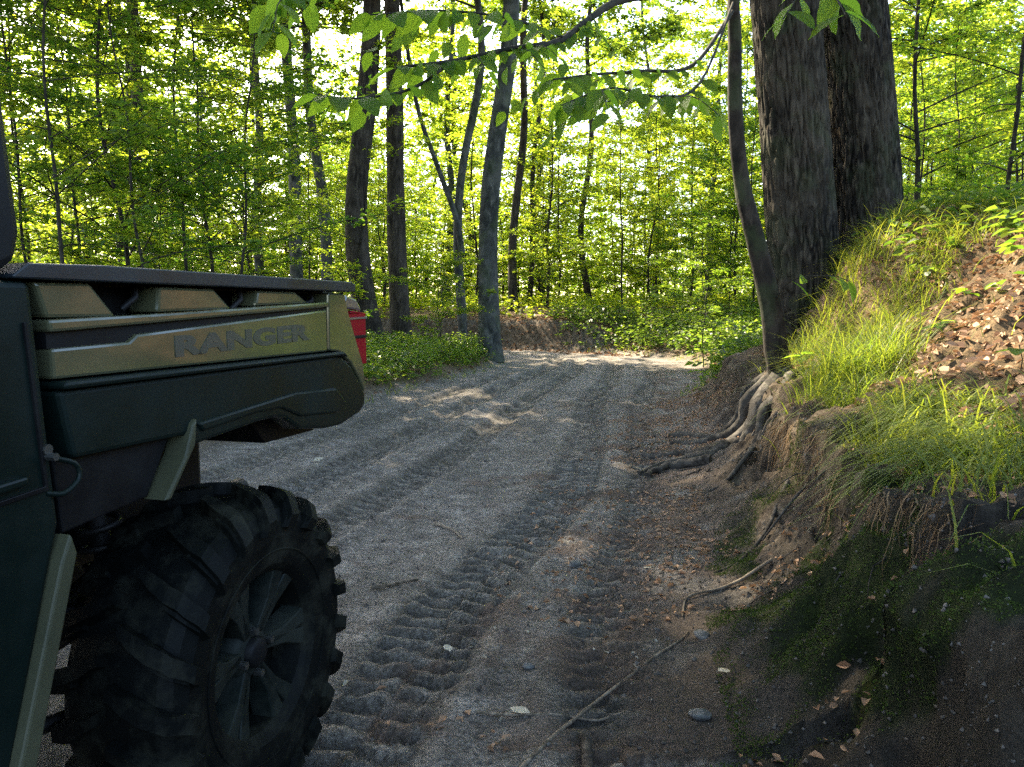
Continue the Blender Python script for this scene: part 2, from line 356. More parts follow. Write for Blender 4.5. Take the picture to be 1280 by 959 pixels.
def height(x, y, detail=True, rut_out=None):
    x = np.asarray(x, float); shp = x.shape; x = x.ravel(); y = np.asarray(y, float).ravel()
    s, wl, wr, idx = road_coords(x, y)
    wob = .10 * pn(x * .9, y * .9, 3.3) + .05 * pn(x * 3, y * 3, 1.2)
    cy = CL[idx, 1]
    wob = wob + .15 * pn(x * 1.7, y * 1.7, 12.3) * (s > 0) * ss(9, 7, y)
    e = s - wr + wob * ss(.1, .6, s - wr + .3)
    a = 1 - ss(8.2, 12.5, cy); fz = ss(17.6, 19.2, cy)
    zr = a * np.interp(e, PROF_N[:, 0], PROF_N[:, 1]) + (1 - a) * ((1 - fz) * np.interp(e, PROF_M[:, 0], PROF_M[:, 1]) + fz * np.interp(e, PROF_F[:, 0], PROF_F[:, 1]))
    zr = zr + a * .55 * np.exp(-((y - 6.7) / 1.3) ** 2) * ss(.95, 1.5, e) * (1 - ss(1.7, 3.0, e))
    l = -s - wl + wob
    zl = .16 * ss(0, .45, l) + .10 * ss(.4, 3, l) + .012 * np.clip(l - 2, 0, 40)
    z = np.where(s > 0, zr, zl)
    onroad = (1 - ss(-.25, .12, e)) * (1 - ss(-.25, .12, l))
    z = z + .05 * fbm(x * .35, y * .35, 7.7, 2) * ss(-1, 3, np.maximum(e, l))
    z = z + onroad * .012 * pn(x * 1.1, y * .8, 2.0)
    bank = a * ss(.05, .5, e) * (1 - ss(2.5, 4, e)) * (s > 0)
    if detail:
        near = ss(26, 9, y)
        z = z + onroad * near * (.007 * fbm(x * 6, y * 6, 1.0, 3) + .0035 * fbm(x * 32, y * 32, 4.0, 2))
        lump = ss(.1, .9, pn(x * 1.2 + 4, y * 1.2, 8.0) + .35 * (x > .2))
        z = z + onroad * near * lump * (.012 * np.abs(fbm(x * 9, y * 9, 5.0, 3)))
        z = z + bank * (.06 * fbm(x * 5, y * 5, 2.5, 4) + .045 * (1 - 2.2 * np.abs(pn(x * 7, y * 7, 4.4))) * (e < 1) + .020 * fbm(x * 20, y * 20, 2.5, 3) + .025 * np.abs(fbm(x * 13, y * 13, 7.5, 2)))
        z = z + (1 - onroad) * (1 - bank) * near * .02 * fbm(x * 5, y * 5, 6.0, 2)
        for k, (P, hw, dep, tr) in enumerate(TRACKS):
            P = spline(np.c_[np.array(P), np.zeros(len(P))], 70)[:, :2]
            m = (x > P[:, 0].min() - .6) & (x < P[:, 0].max() + .6) & (y > P[0, 1]) & (y < P[-1, 1]) & (onroad > .02)
            if not m.any(): continue
            xx = x[m]; yy = y[m]; A = P[:-1]; B = P[1:]; AB = B - A; Ls = np.hypot(AB[:, 0], AB[:, 1]); S0 = np.r_[0, np.cumsum(Ls)[:-1]]
            px = xx[:, None] - A[:, 0]; py = yy[:, None] - A[:, 1]
            t = np.clip((px * AB[:, 0] + py * AB[:, 1]) / Ls ** 2, 0, 1)
            dx = px - t * AB[:, 0]; dy = py - t * AB[:, 1]; d2 = dx * dx + dy * dy
            i = d2.argmin(1); r = np.arange(len(i))
            d = np.sqrt(d2[r, i]) * np.sign(AB[i, 1] * dx[r, i] - AB[i, 0] * dy[r, i]); sl = S0[i] + t[r, i] * Ls[i]
            d = d + .03 * pn(xx * 3, yy * 3, k)
            rut = -dep * (1 - ss(hw * .55, hw * 1.15, np.abs(d))) + .55 * dep * np.exp(-((np.abs(d) - hw * 1.3) / .055) ** 2)
            ph = sl / .096 + np.abs(d) / .30 + .28 * pn(xx * 4, yy * 4, 9 + k) + .35 * (d > 0)
            lug = ss(-.1, .2, np.sin(2 * np.pi * ph)) * (1 - ss(hw * .8, hw, np.abs(d)))
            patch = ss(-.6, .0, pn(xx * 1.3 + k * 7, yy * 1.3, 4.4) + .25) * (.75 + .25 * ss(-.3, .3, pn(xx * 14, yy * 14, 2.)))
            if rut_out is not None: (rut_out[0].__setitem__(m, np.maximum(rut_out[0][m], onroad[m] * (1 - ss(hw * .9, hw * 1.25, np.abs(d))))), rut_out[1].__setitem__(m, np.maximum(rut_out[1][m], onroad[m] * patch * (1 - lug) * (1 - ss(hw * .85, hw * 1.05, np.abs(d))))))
            z[m] += onroad[m] * (rut + 1.15 * tr * lug * patch * (.75 + .5 * pn(xx * 9, yy * 9, 3.0)))
    return z.reshape(shp)
def gz(x, y, detail=False):
    return float(height(np.array([x]), np.array([y]), detail)[0])
def ghz(P): return height(P[:, 0], P[:, 1], False)

def bank_shift(x, y, z):
    """sideways push that makes the lip of the bank overhang and breaks up its face"""
    s, wl, wr, idx = road_coords(x, y); e = s - wr; a = (1 - ss(8.2, 12.5, CL[idx, 1])) * (s > 0)
    k = a * np.exp(-((e - .68) / .10) ** 2); k2 = a * (ss(.15, .4, e) * (1 - ss(.66, .85, e)))
    return -k * (.11 + .07 * pn(y * 2.2, z * 3, 3.0)) + k2 * (.035 * fbm(y * 7, z * 7, 5.0, 4) + .05 * pn(y * 1.7, z * 2, 8.0) + .03)
def on_bank(P, dz=0.0):
    P = np.array(P, float); z = height(P[:, 0], P[:, 1], True); P[:, 2] = z + dz; P[:, 0] += bank_shift(P[:, 0], P[:, 1], z); return P
def build_ground():
    xs = list(np.arange(-1.9, 2.3, .0175)); st = .02; x = 2.3; right = []
    while x < 420: right.append(x); st *= 1.045; x += st
    st = .02; x = -1.9; left = []
    while x > -420: st *= 1.045; x -= st; left.append(x)
    X = np.array(left[::-1] + xs + right)
    ys = list(np.arange(.75, 5.6, .0165)); y = 5.6
    while y < 25: ys.append(y); y *= 1.009
    st = .12
    while y < 480: ys.append(y); st *= 1.05; y += st
    st = .03; y = .75; b = []
    while y > -45: st *= 1.12; y -= st; b.append(y)
    Y = np.array(b[::-1] + ys)
    nx, ny = len(X), len(Y)
    GX, GY = np.meshgrid(X, Y)
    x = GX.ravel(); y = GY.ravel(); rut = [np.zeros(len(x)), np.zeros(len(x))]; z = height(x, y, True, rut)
    s, wl, wr, idx = road_coords(x, y); e = s - wr; l = -s - wl; cy = CL[idx, 1]; a = 1 - ss(8.2, 12.5, cy)
    V = np.c_[x, y, z]
    V[:, 0] += bank_shift(x, y, z)
    m = MB(); i = np.arange(ny - 1)[:, None] * nx; j = np.arange(nx - 1)[None, :]
    m.add(V, np.stack([i + j, i + j + 1, i + nx + j + 1, i + nx + j], -1).reshape(-1, 4))
    o = obj('ground', m, M['ground'], smooth=True)
    n1 = fbm(x * 1.6, y * 1.6, 5.5, 3); n2 = fbm(x * 4, y * 4, 9.5, 3)
    fl = np.maximum(ss(-.02, .35, l + .15 * n1), a * ss(.68, .9, e + .08 * n1) + (1 - a) * ss(.0, .7, e + .3 * n1))
    fz = ss(17.6, 19.2, cy)
    face = ss(.12, .5, e + .1 * n1) * (1 - ss(.72, .84, e)) * (s > 0) * a
    face = np.maximum(face, fz * ss(-.3, .1, e) * (1 - ss(.5, .75, e)) * (s > 0))
    fl = np.where((fz > .3) & (e < .7) & (s > 0), fl * .2, fl)
    br = ss(-.2, .5, n2 + .9 * ss(-1.1, .3, e) - .45) * (1 - ss(14, 17, y)) * (s > 0)
    br = br * .9
    ms = .9 * a * ss(.08, .34, n2 + .18 * ss(3.0, 2.0, y)) * ss(.1, .35, e) * (1 - ss(1.0, 1.5, e)) * ss(3.8, 3.0, y) * (s > 0)
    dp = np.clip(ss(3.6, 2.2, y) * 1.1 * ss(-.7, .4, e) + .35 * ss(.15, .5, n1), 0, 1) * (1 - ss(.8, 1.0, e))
    for nm, arr in (('floor', fl), ('soil', face), ('brown', br), ('moss', ms), ('damp', dp), ('rut', rut[0] * .7), ('lug_shade', rut[1])):
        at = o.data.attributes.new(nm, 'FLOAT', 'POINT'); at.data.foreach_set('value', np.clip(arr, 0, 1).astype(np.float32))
    tag(o, 'dirt track with tyre ruts curving through the woods between banks', None, None, 'structure')
    return o
ground = build_ground()

# ------------------------------------------------------------------ the utility vehicle
def build_vehicle():
    th = R(14.5); d = np.array([math.sin(th), math.cos(th)]); n = np.array([math.cos(th), -math.sin(th)])
    p = d * 1.5 - n * 1.68
    veh = link('utility_vehicle', None, None, (p[0], p[1], 0), (0, 0, math.atan2(d[1], d[0]))); veh.empty_display_size = .3
    tag(veh, 'olive and black side-by-side utility vehicle seen from its rear corner, parked on the dirt track', 'utility vehicle')
    def P(name, polys, m, bevel=.004, parent=veh, label=None):
        mb = MB()
        for outline, y0, y1 in polys: prism(mb, outline, y0, y1)
        o = obj(name, mb, M[m], parent, bevel=bevel)
        if label: o['label'] = label
        return o
    def B(name, boxes, m, bevel=.004, parent=veh):
        mb = MB()
        for b in boxes: box(mb, *b)
        return obj(name, mb, M[m], parent, bevel=bevel)
    for sg in (-1, 1):
        Y = lambda v: sg * v
        # painted side panel with its raised posts
        side = P('side_panel', [
            ([(-.570, 1.014), (.276, 1.010), (.276, 1.116), (-.392, 1.076), (-.412, 1.064), (-.570, 1.060)], Y(.737), Y(.700)),
            ([(-.575, 1.084), (.279, 1.122), (.279, 1.136), (-.30, 1.112), (-.577, 1.103)], Y(.742), Y(.664)),
            ([(.280, 1.012), (.338, 1.006), (.404, .972), (.452, .925), (.482, .886), (.492, .893), (.476, .967), (.392, 1.112), (.372, 1.158), (.283, 1.158)], Y(.739), Y(.690))], 'paint', .005)
        for post in ([(-.592, 1.158), (-.488, 1.160), (-.434, 1.105), (-.574, 1.105)],
                     [(-.332, 1.158), (-.177, 1.158), (-.118, 1.117), (-.338, 1.112)],
                     [(-.025, 1.158), (.130, 1.158), (.190, 1.132), (-.036, 1.124)]):
            P('panel_post', [(post, Y(.735), Y(.672))], 'paint', .006, side)
        for x in (-.385, -.075, .225):
            mb = MB(); z0 = 1.118 + .012 * (x > 0)
            tube(mb, [(x, Y(.700), z0), (x + .02, Y(.712), 1.138), (x + .035, Y(.70), 1.160)], .006, 8)
            obj('tie_down', mb, M['steel'], veh, True)
        P('black_stripe', [([(-.571, 1.060), (-.571, 1.085), (.276, 1.124), (.276, 1.116), (-.392, 1.076), (-.412, 1.064)], Y(.729), Y(.700))], 'black', 0)
        P('inner_side_wall', [([(-.60, .90), (.47, .90), (.40, 1.165), (-.60, 1.165)], Y(.662), Y(.640))], 'black')
        P('bed_rail', [([(-.640, 1.166), (-.615, 1.183), (-.48, 1.187), (.385, 1.189), (.412, 1.183), (.410, 1.163), (-.64, 1.161)], Y(.752), Y(.655))], 'rail', .006)
        P('lower_cladding', [([(-.566, .997), (.334, .997), (.400, .964), (.450, .915), (.483, .880), (.480, .850), (.450, .832), (.336, .813), (.25, .816), (.124, .834), (.06, .868), (.022, .876), (-.05, .876), (-.262, .862), (-.285, .885), (-.364, .887), (-.545, .890)], Y(.741), Y(.690))], 'plastic', .008)
        P('cladding_ridge', [([(-.567, .999), (-.567, 1.011), (.33, 1.007), (.36, .992), (.325, .997)], Y(.757), Y(.70))], 'plastic', .005)
        P('cladding_crease', [([(-.26, .905), (.10, .925), (.30, .915), (.36, .87), (.30, .85), (.12, .865), (.04, .895), (-.06, .897), (-.24, .885)], Y(.747), Y(.73))], 'plastic', .006)
        P('mud_flare', [([(-.264, .915), (-.272, .865), (-.345, .778), (-.360, .780), (-.300, .850), (-.276, .905)], Y(.752), Y(.70))], 'olive', .004)
        P('wheel_well_liner', [([(-.56, .895), (-.29, .895), (-.36, .785), (-.548, .772)], Y(.715), Y(.62))], 'black')
        P('rear_liner', [([(.03, .872), (.10, .80), (.33, .795), (.41, .84), (.30, .88)], Y(.66), Y(.40))], 'black')
        lamp = P('taillight', [([(.395, 1.104), (.415, 1.108), (.452, 1.040), (.497, .962), (.534, .962), (.532, 1.106), (.46, 1.112)], Y(.722), Y(.60))], 'red', .006)
        P('reflector_lens', [([(.395, 1.120), (.43, 1.155), (.49, 1.145), (.525, 1.112), (.46, 1.116)], Y(.716), Y(.60))], 'clear', .006, lamp)
        P('lens_divider', [([(.452, 1.036), (.455, 1.044), (.535, 1.044), (.535, 1.036)], Y(.726), Y(.61))], 'black', .001, lamp)
        P('lens_divider', [([(.424, 1.088), (.420, 1.094), (.535, 1.096), (.535, 1.090)], Y(.726), Y(.61))], 'clear', .001, lamp)
        # cab
        cab = P('cab_side_panel', [([(-.606, 1.158), (-.588, .90), (-.580, .80), (-.600, .742), (-.700, .42), (-.76, .34), (-1.75, .34), (-2.0, .50), (-2.0, 1.05), (-1.6, 1.158)], Y(.744), Y(.68))], 'plastic', .01)
        P('door_seam', [([(-.625, 1.10), (-.620, 1.10), (-.600, .855), (-1.6, .80), (-1.6, .805), (-.606, .862)], Y(.749), Y(.735))], 'black', .001)
        P('door_pull', [([(-.64, .872), (-.64, .885), (-.95, .868), (-.95, .850)], Y(.757), Y(.74))], 'plastic', .004)
        P('sill_trim', [([(-.578, .785), (-.568, .752), (-.664, .455), (-.70, .40), (-.735, .40), (-.692, .47), (-.598, .745)], Y(.762), Y(.70))], 'olive', .004)
        P('cab_pillar', [([(-.80, 1.90), (-.655, 1.90), (-.640, 1.60), (-.629, 1.438), (-.612, 1.226), (-.622, 1.182), (-.66, 1.163), (-.90, 1.163), (-.93, 1.60)], Y(.742), Y(.66))], 'black', .015)
        mb = MB(); tube(mb, spline([(-.585, Y(.742), .90), (-.552, Y(.75), .885), (-.548, Y(.752), .862), (-.575, Y(.75), .845), (-.60, Y(.742), .85)], 14), .0042, 8); obj('hose_loop', mb, M['plastic'], veh, True)
        mb = MB(); tube(mb, [(-.60, Y(.744), .915), (-.60, Y(.752), .915)], .008, 10); tube(mb, [(-.60, Y(.744), .905), (-.60, Y(.765), .905)], .006, 6); obj('panel_bolt', mb, M['bolt'], veh)
        # lettering pressed into the panel
        if sg < 0:
            cu = bpy.data.curves.new('t', 'FONT'); cu.body = 'RANGER'; cu.size = .060; cu.extrude = .0012; cu.offset = .0030; cu.space_character = 1.05
            to = bpy.data.objects.new('t', cu); COL.objects.link(to)
            bpy.context.view_layer.update()
            me = bpy.data.meshes.new_from_object(to.evaluated_get(bpy.context.evaluated_depsgraph_get())); bpy.data.objects.remove(to)
            me.name = 'lettering'
            co = np.empty(len(me.vertices) * 3); me.vertices.foreach_get('co', co); co = co.reshape(-1, 3)
            x0, x1 = co[:, 0].min(), co[:, 0].max(); z0, z1 = co[:, 1].min(), co[:, 1].max()
            nx = -.300 + (co[:, 0] - x0) / (x1 - x0) * .485
            nz = (1.030 + .052 * (nx + .30) / .485 * .25) + (co[:, 1] - z0) / (z1 - z0) * (.040 + .0 * nx)
            out = np.c_[nx, -.7372 - co[:, 2], nz]
            me.vertices.foreach_set('co', out.ravel()); me.materials.clear(); me.materials.append(M['letter']); me.update()
            t = link('lettering', me, side)
    # bed
    B('bed_floor', [(-.60, .47, -.64, .64, .895, .915)], 'black')
    B('bed_front_wall', [(-.625, -.602, -.66, .66, .90, 1.16)], 'black')
    tg = B('tailgate', [(.452, .500, -.598, .598, .86, 1.15)], 'paint', .01)
    B('tailgate_handle', [(.501, .52, -.12, .12, 1.05, 1.09)], 'black', .004, tg)
    # chassis, axle and suspension
    mb = MB()
    for y in (-.36, .36):
        tube(mb, [(-2.9, y, .38), (-.5, y, .40), (.1, y, .58), (.44, y, .60)], .028, 10)
    for x in (-2.2, -1.4, -.6, .0, .35): tube(mb, [(x, -.36, .42 + .15 * (x > -.3)), (x, .36, .42 + .15 * (x > -.3))], .022, 8)
    obj('chassis_frame', mb, M['steel'], veh, True)
    mb = MB(); lathe(mb, [(-.17, .02), (-.17, .11), (.17, .11), (.17, .02)], 20, -.03, .40); box(mb, -.25, .18, -.12, .12, .38, .62); obj('gearcase', mb, M['steel'], veh, bevel=.01)
    B('engine_housing', [(-.55, .30, -.34, .34, .58, .86)], 'black', .02)
    for sg in (-1, 1):
        mb = MB(); tube(mb, [(-.03, sg * .17, .40), (-.03, sg * .54, .355)], .016, 10); tube(mb, [(-.03, sg * .19, .40), (-.03, sg * .27, .39)], .038, 12); obj('half_shaft', mb, M['steel'], veh, True)
        mb = MB()
        for dx in (-.34, .13):
            tube(mb, [(dx, sg * .28, .36), (-.05, sg * .55, .27)], .017, 8); tube(mb, [(dx, sg * .30, .52), (-.04, sg * .55, .44)], .015, 8)
        obj('suspension_arm', mb, M['steel'], veh, True)
        mb = MB(); tube(mb, [(-.13, sg * .47, .36), (-.20, sg * .40, .84)], .022, 10)
        t = np.linspace(0, 1, 90); ax = np.array([-.13, sg * .47, .36]); bx = np.array([-.20, sg * .40, .84])
        hel = ax + (bx - ax) * (.25 + .65 * t[:, None]) + .045 * np.c_[np.cos(t * 2 * np.pi * 8), np.sin(t * 2 * np.pi * 8), 0 * t]
        tube(mb, hel, .007, 6); obj('shock_absorber', mb, M['steel'], veh, True)
        mb = MB(); tube(mb, [(-.95, sg * .30, .37), (-.12, sg * .52, .30)], .016, 8); obj('trailing_arm', mb, M['steel'], veh, True)
    # front of the vehicle, beside and behind the camera
    B('cab_floor', [(-2.0, -.62, -.70, .70, .36, .42)], 'black')
    B('seat_cushion', [(-1.25, -.78, -.60, .60, .66, .80)], 'black', .04)
    B('seat_backrest', [(-.80, -.68, -.60, .60, .80, 1.40)], 'black', .04)
    B('roof', [(-1.95, -.62, -.70, .70, 1.902, 1.95)], 'black', .02)
    P('hood', [([(-2.0, .45), (-2.0, 1.10), (-2.35, 1.06), (-3.0, .86), (-3.05, .50)], -.62, .62)], 'paint', .03)
    mb = MB()
    for sg in (-1, 1): tube(mb, [(-1.95, sg * .66, 1.08), (-1.60, sg * .66, 1.90)], .03, 10)
    obj('front_pillar', mb, M['black'], veh, True)
    # wheels
    def make_wheel():
        wh = link('wheel', None, veh, (-.035, -.622, .352)); wh.empty_display_size = .1
        mb = MB()
        prof = [(-.100, .178), (-.112, .188), (-.122, .200), (-.128, .225), (-.136, .262), (-.134, .296), (-.120, .322), (-.095, .337), (-.05, .343), (0, .345),
                (.05, .343), (.095, .337), (.120, .322), (.134, .296), (.136, .262), (.128, .225), (.112, .188), (.100, .178), (.03, .17), (-.03, .17), (-.100, .178)]
        lathe(mb, prof, 84)
        rings = [(-.1285, .214, .003), ]
        N = 21
        def lug(th0, w0, w1, skew, dth, h, seg=9):
            V = []; prw = np.array([(0, .344), (.05, .342), (.095, .336), (.120, .320), (.134, .296), (.1355, .28)])
            sgn = 1 if w1 > w0 else -1
            ar = np.r_[0, np.cumsum(np.hypot(np.diff(prw[:, 0]), np.diff(prw[:, 1])))]
            for i in range(seg + 1):
                f = i / seg; a = abs(w0) + (ar[-1] * .97 - abs(w0)) * f
                w_ = np.interp(a, ar, prw[:, 0]); r_ = np.interp(a, ar, prw[:, 1])
                a2 = min(a + .004, ar[-1]); dw = np.interp(a2, ar, prw[:, 0]) - w_; dr = np.interp(a2, ar, prw[:, 1]) - r_
                nn = np.array([-dr, dw]); nn = nn / (np.linalg.norm(nn) + 1e-9) if np.linalg.norm(nn) > 1e-6 else np.array([1, 0])
                hh = h * (1 if f < .75 else .75 if f < .95 else .35)
                ww = dth * (.78 if f < .15 else 1.0 + .25 * f)
                for (dt, up) in ((-ww, 0), (-ww * .8, 1), (ww * .8, 1), (ww, 0)):
                    rr = r_ - .004 + nn[1] * (hh + .004) * up; w2 = w_ + nn[0] * (hh + .004) * up
                    t = th0 + skew * f + dt
                    V.append((rr * math.cos(t), sgn * w2, rr * math.sin(t)))
            F = []
            for i in range(seg):
                for j in range(3):
                    q = (i * 4 + j, i * 4 + j + 1, i * 4 + 5 + j, i * 4 + 4 + j); F.append(q if sgn < 0 else q[::-1])
            F.append((0, 1, 2, 3) if sgn > 0 else (3, 2, 1, 0)); e = seg * 4; F.append((e + 3, e + 2, e + 1, e) if sgn > 0 else (e, e + 1, e + 2, e + 3))
            mb.add(V, F)
        for k in range(N):
            a = 2 * math.pi * k / N
            lug(a, -.012, -1, .22, .050, .029); lug(a + math.pi / N, .012, 1, .22, .050, .029)
            lug(a + math.pi / N * .9, -.075, -1, .10, .045, .016, 4); lug(a + math.pi / N * 1.9, .075, 1, .10, .045, .016, 4)
        # fine circumferential bead lines on both sidewalls
        for w_ in (-.1302, .1302):
            t = np.linspace(0, 2 * np.pi, 73); tube(mb, np.c_[.232 * np.cos(t), w_ + 0 * t, .232 * np.sin(t)], .0025, 6, False)
        obj('tyre', mb, M['rubber'], wh)
        mb = MB()
        lathe(mb, [(-.106, .208), (-.118, .206), (-.121, .199), (-.114, .191), (-.104, .186), (-.06, .176), (.06, .170), (.10, .186), (.112, .200)], 56)
        lathe(mb, [(-.030, .03), (-.030, .176), (-.018, .176), (-.018, .03)], 40)
        lathe(mb, [(-.078, .001), (-.078, .05), (-.068, .062), (-.03, .066)], 24)
        obj('rim', mb, M['rim'], wh, True)
        for k in range(6):
            for dd in (-.15, .15):
                a = 2 * math.pi * k / 6 + .3; c0 = np.array([math.cos(a), math.sin(a)]); c1 = np.array([math.cos(a + dd), math.sin(a + dd)])
                t0 = np.array([-c0[1], c0[0]]); mb2 = MB(); q = []
                for (c, r_, hw_, yf, yb) in ((c0, .045, .018, -.080, -.034), (c0 * .5 + c1 * .5, .115, .019, -.092, -.04), (c1, .184, .030, -.103, -.05)):
                    for (sg2, y_) in ((-1, yb), (-.7, yf), (.7, yf), (1, yb)):
                        pxz = c * r_ + t0 * hw_ * sg2; q.append((pxz[0], y_, pxz[1]))
                F = []
                for i in range(2):
                    for j in range(4): F.append((i * 4 + j, i * 4 + (j + 1) % 4, i * 4 + 4 + (j + 1) % 4, i * 4 + 4 + j))
                F += [(3, 2, 1, 0), (8, 9, 10, 11)]
                mb2.add(q, F); obj('spoke', mb2, M['rim'], wh, bevel=.003)
        mb = MB(); lathe(mb, [(-.098, .001), (-.098, .026), (-.090, .034), (-.07, .036)], 24); obj('hub_cap', mb, M['black'], wh, True)
        for k in range(4):
            a = math.pi / 2 * k + .5; mb = MB(); tube(mb, [(.052 * math.cos(a), -.076, .052 * math.sin(a)), (.052 * math.cos(a), -.096, .052 * math.sin(a))], .009, 6); obj('lug_nut', mb, M['bolt'], wh)
        return wh
    w0 = make_wheel(); w0.rotation_euler = (0, .35, 0)
    for (x, y, rz) in ((-.035, .622, math.pi), (-2.45, -.60, .12), (-2.45, .60, math.pi + .12)):
        c = copy_tree(w0, veh); c.location = (x, y, .352); c.rotation_euler = (0, .1 * x, rz)
    return veh
vehicle = build_vehicle()

# ------------------------------------------------------------------ trees
def stem_path(x, y, top_dx, top_dy, h, n=24, wob=.04, seed=0, z0=None):
    z0 = gz(x, y) - .05 if z0 is None else z0
    t = np.linspace(0, 1, n)
    px = top_dx * t + wob * h * .12 * pn(t * 3.1, seed + 0 * t, 1.0); py = top_dy * t + wob * h * .12 * pn(t * 3.1, seed + 0 * t, 6.0)
    return np.c_[px, py, h * t]
def spray_leaves(mb, A, B, per, L, spread=.28, droop=.1, R_=rng, lift=0.0):
    """leaves along twigs that run from A to B (arrays), lying roughly flat"""
    n = len(A); k = per
    t = R_.uniform(.08, 1.05, (n, k)); sgn = np.where(np.arange(k) % 2 == 0, 1., -1.)[None, :]
    D = norm(B - A)[:, None, :]; up = np.array([0, 0, 1.])
    S = norm(np.cross(D, up))
    P = A[:, None, :] + (B - A)[:, None, :] * t[..., None] + R_.normal(0, .03, (n, k, 3))
    dirv = D * R_.uniform(.3, .9, (n, k))[..., None] + S * (sgn * R_.uniform(.5, 1.1, (n, k)))[..., None] + R_.normal(0, spread, (n, k, 3)); dirv[..., 2] -= droop
    N = up + R_.normal(0, .38, (n, k, 3))
    ln = L * R_.uniform(.65, 1.2, n * k)
    leaves(mb, P.reshape(-1, 3), dirv.reshape(-1, 3), N.reshape(-1, 3), ln, ln * R_.uniform(.5, .68, n * k))
def limb_set(tb, path, rad, starts, lens, rise, seed, lf, twigs=9, per=9, L=.09, tw_len=.5, rad_k=.45, keep=None):
    """limbs along a stem, twigs along limbs, leaves along twigs"""
    r_ = np.random.default_rng(seed); A = []; B = []
    for s, ln in zip(starts, lens):
        i = s * (len(path) - 1); i0 = int(i); b = path[i0] + (path[min(i0 + 1, len(path) - 1)] - path[i0]) * (i - i0)
        az = r_.uniform(0, 2 * np.pi); ra = np.interp(i, np.arange(len(path)), rad)
        d = np.array([math.cos(az), math.sin(az), rise + r_.uniform(-.15, .2)]); d /= np.linalg.norm(d)
        side = np.array([-math.sin(az), math.cos(az), 0]) * r_.uniform(-.25, .25)
        t = np.linspace(0, 1, 7)[:, None]
        lp = b + d * ln * t + side * ln * t ** 2 + np.array([0, 0, -.16]) * ln * t ** 2
        tube(tb, lp, np.linspace(max(ra * rad_k, .006), .004, 7), 5, False)
        tt = r_.uniform(.15, 1.0, twigs); base = np.stack([np.interp(tt, t[:, 0], lp[:, c]) for c in range(3)], 1)
        sg = r_.choice([-1, 1], twigs)[:, None]; sd_ = np.array([-math.sin(az), math.cos(az), 0])
        dv = norm(d * r_.uniform(.4, 1, twigs)[:, None] + sd_ * sg * r_.uniform(.5, 1.1, twigs)[:, None] + r_.normal(0, .15, (twigs, 3)))
        A.append(base); B.append(base + dv * (tw_len * ln * .55 * r_.uniform(.5, 1.1, twigs) * (1.15 - .6 * tt))[:, None])
    A = np.concatenate(A); B = np.concatenate(B)
    if keep is not None:
        k = keep(A); A = A[k]; B = B[k]
    for a, b in list(zip(A, B))[::4]: tube(tb, [a, b], [.003, .0015], 3, False)
    spray_leaves(lf, A, B, per, L, R_=r_)

def make_sapling(seed, h, r, n_l, L, lm, spread=1.0, first=.08, twigs=13, per=11):
    r_ = np.random.default_rng(seed)
    p = stem_path(0, 0, r_.uniform(-.3, .3), r_.uniform(-.3, .3), h, 22, .28, seed, 0); rad = np.linspace(r * .8, .005, 22)
    tb = MB(); lf = MB(); tube(tb, p, rad, 7, False, .12, seed)
    st = np.sort(r_.uniform(first, .98, n_l)); ln = spread * (.45 + 1.25 * np.sin(np.pi * np.clip(st * .85 + .12, 0, 1))) * r_.uniform(.7, 1.2, n_l)
    limb_set(tb, p, rad, st, ln, .35, seed, lf, twigs, per, L)
    e = link('sapling', None); e.empty_display_size = .2
    obj('trunk', tb, M['bark_thin'], e, True); obj('crown', lf, lm, e)
    return e
def make_canopy(seed, h, r, n_l, L, lm, bark, first=.45, spread=3.2, twigs=20, per=14, lean=.6):
    r_ = np.random.default_rng(seed)
    p = stem_path(0, 0, r_.uniform(-lean, lean), r_.uniform(-lean, lean), h, 26, .5, seed, 0); rad = r * (np.linspace(1, .16, 26)) + r * .35 * np.exp(-np.linspace(0, 1, 26) * 22)
    tb = MB(); lf = MB(); tube(tb, p, rad, 12, False, .10, seed)
    st = np.sort(r_.uniform(first, .98, n_l)); ln = spread * (.5 + .6 * np.sin(np.pi * (st - first) / (1 - first))) * r_.uniform(.7, 1.2, n_l)
    limb_set(tb, p, rad, st, ln, .45, seed, lf, twigs, per, L, rad_k=.32)
    e = link('forest_tree', None); e.empty_display_size = .3
    obj('trunk', tb, bark, e, True); obj('crown', lf, lm, e)
    return e

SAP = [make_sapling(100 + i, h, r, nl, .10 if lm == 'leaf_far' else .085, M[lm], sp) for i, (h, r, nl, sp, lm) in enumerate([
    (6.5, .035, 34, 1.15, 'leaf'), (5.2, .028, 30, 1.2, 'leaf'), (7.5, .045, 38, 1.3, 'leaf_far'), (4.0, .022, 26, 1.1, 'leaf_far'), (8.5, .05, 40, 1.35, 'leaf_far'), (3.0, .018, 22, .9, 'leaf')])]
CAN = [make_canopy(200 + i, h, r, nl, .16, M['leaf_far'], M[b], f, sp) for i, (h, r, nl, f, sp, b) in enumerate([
    (17, .13, 46, .25, 2.6, 'bark_dark'), (19, .17, 50, .30, 3.0, 'bark_grey'), (15, .09, 40, .18, 2.2, 'bark_dark'), (21, .20, 50, .35, 3.3, 'bark_grey')])]
_used = set()
def place(proto, x, y, rz, s=1.0, label='', cat='tree', group=None, name=None, tilt=(0, 0)):
    if id(proto) in _used: o = copy_tree(proto)
    else: o = proto; _used.add(id(proto))
    o.location = (x, y, gz(x, y) - .04); o.rotation_euler = (tilt[0], tilt[1], rz); o.scale = (s, s, s)
    tag(o, label, cat, group); 
    if name: o.name = name
    return o
def wx(px, y): return (px - 640) / 962 * y

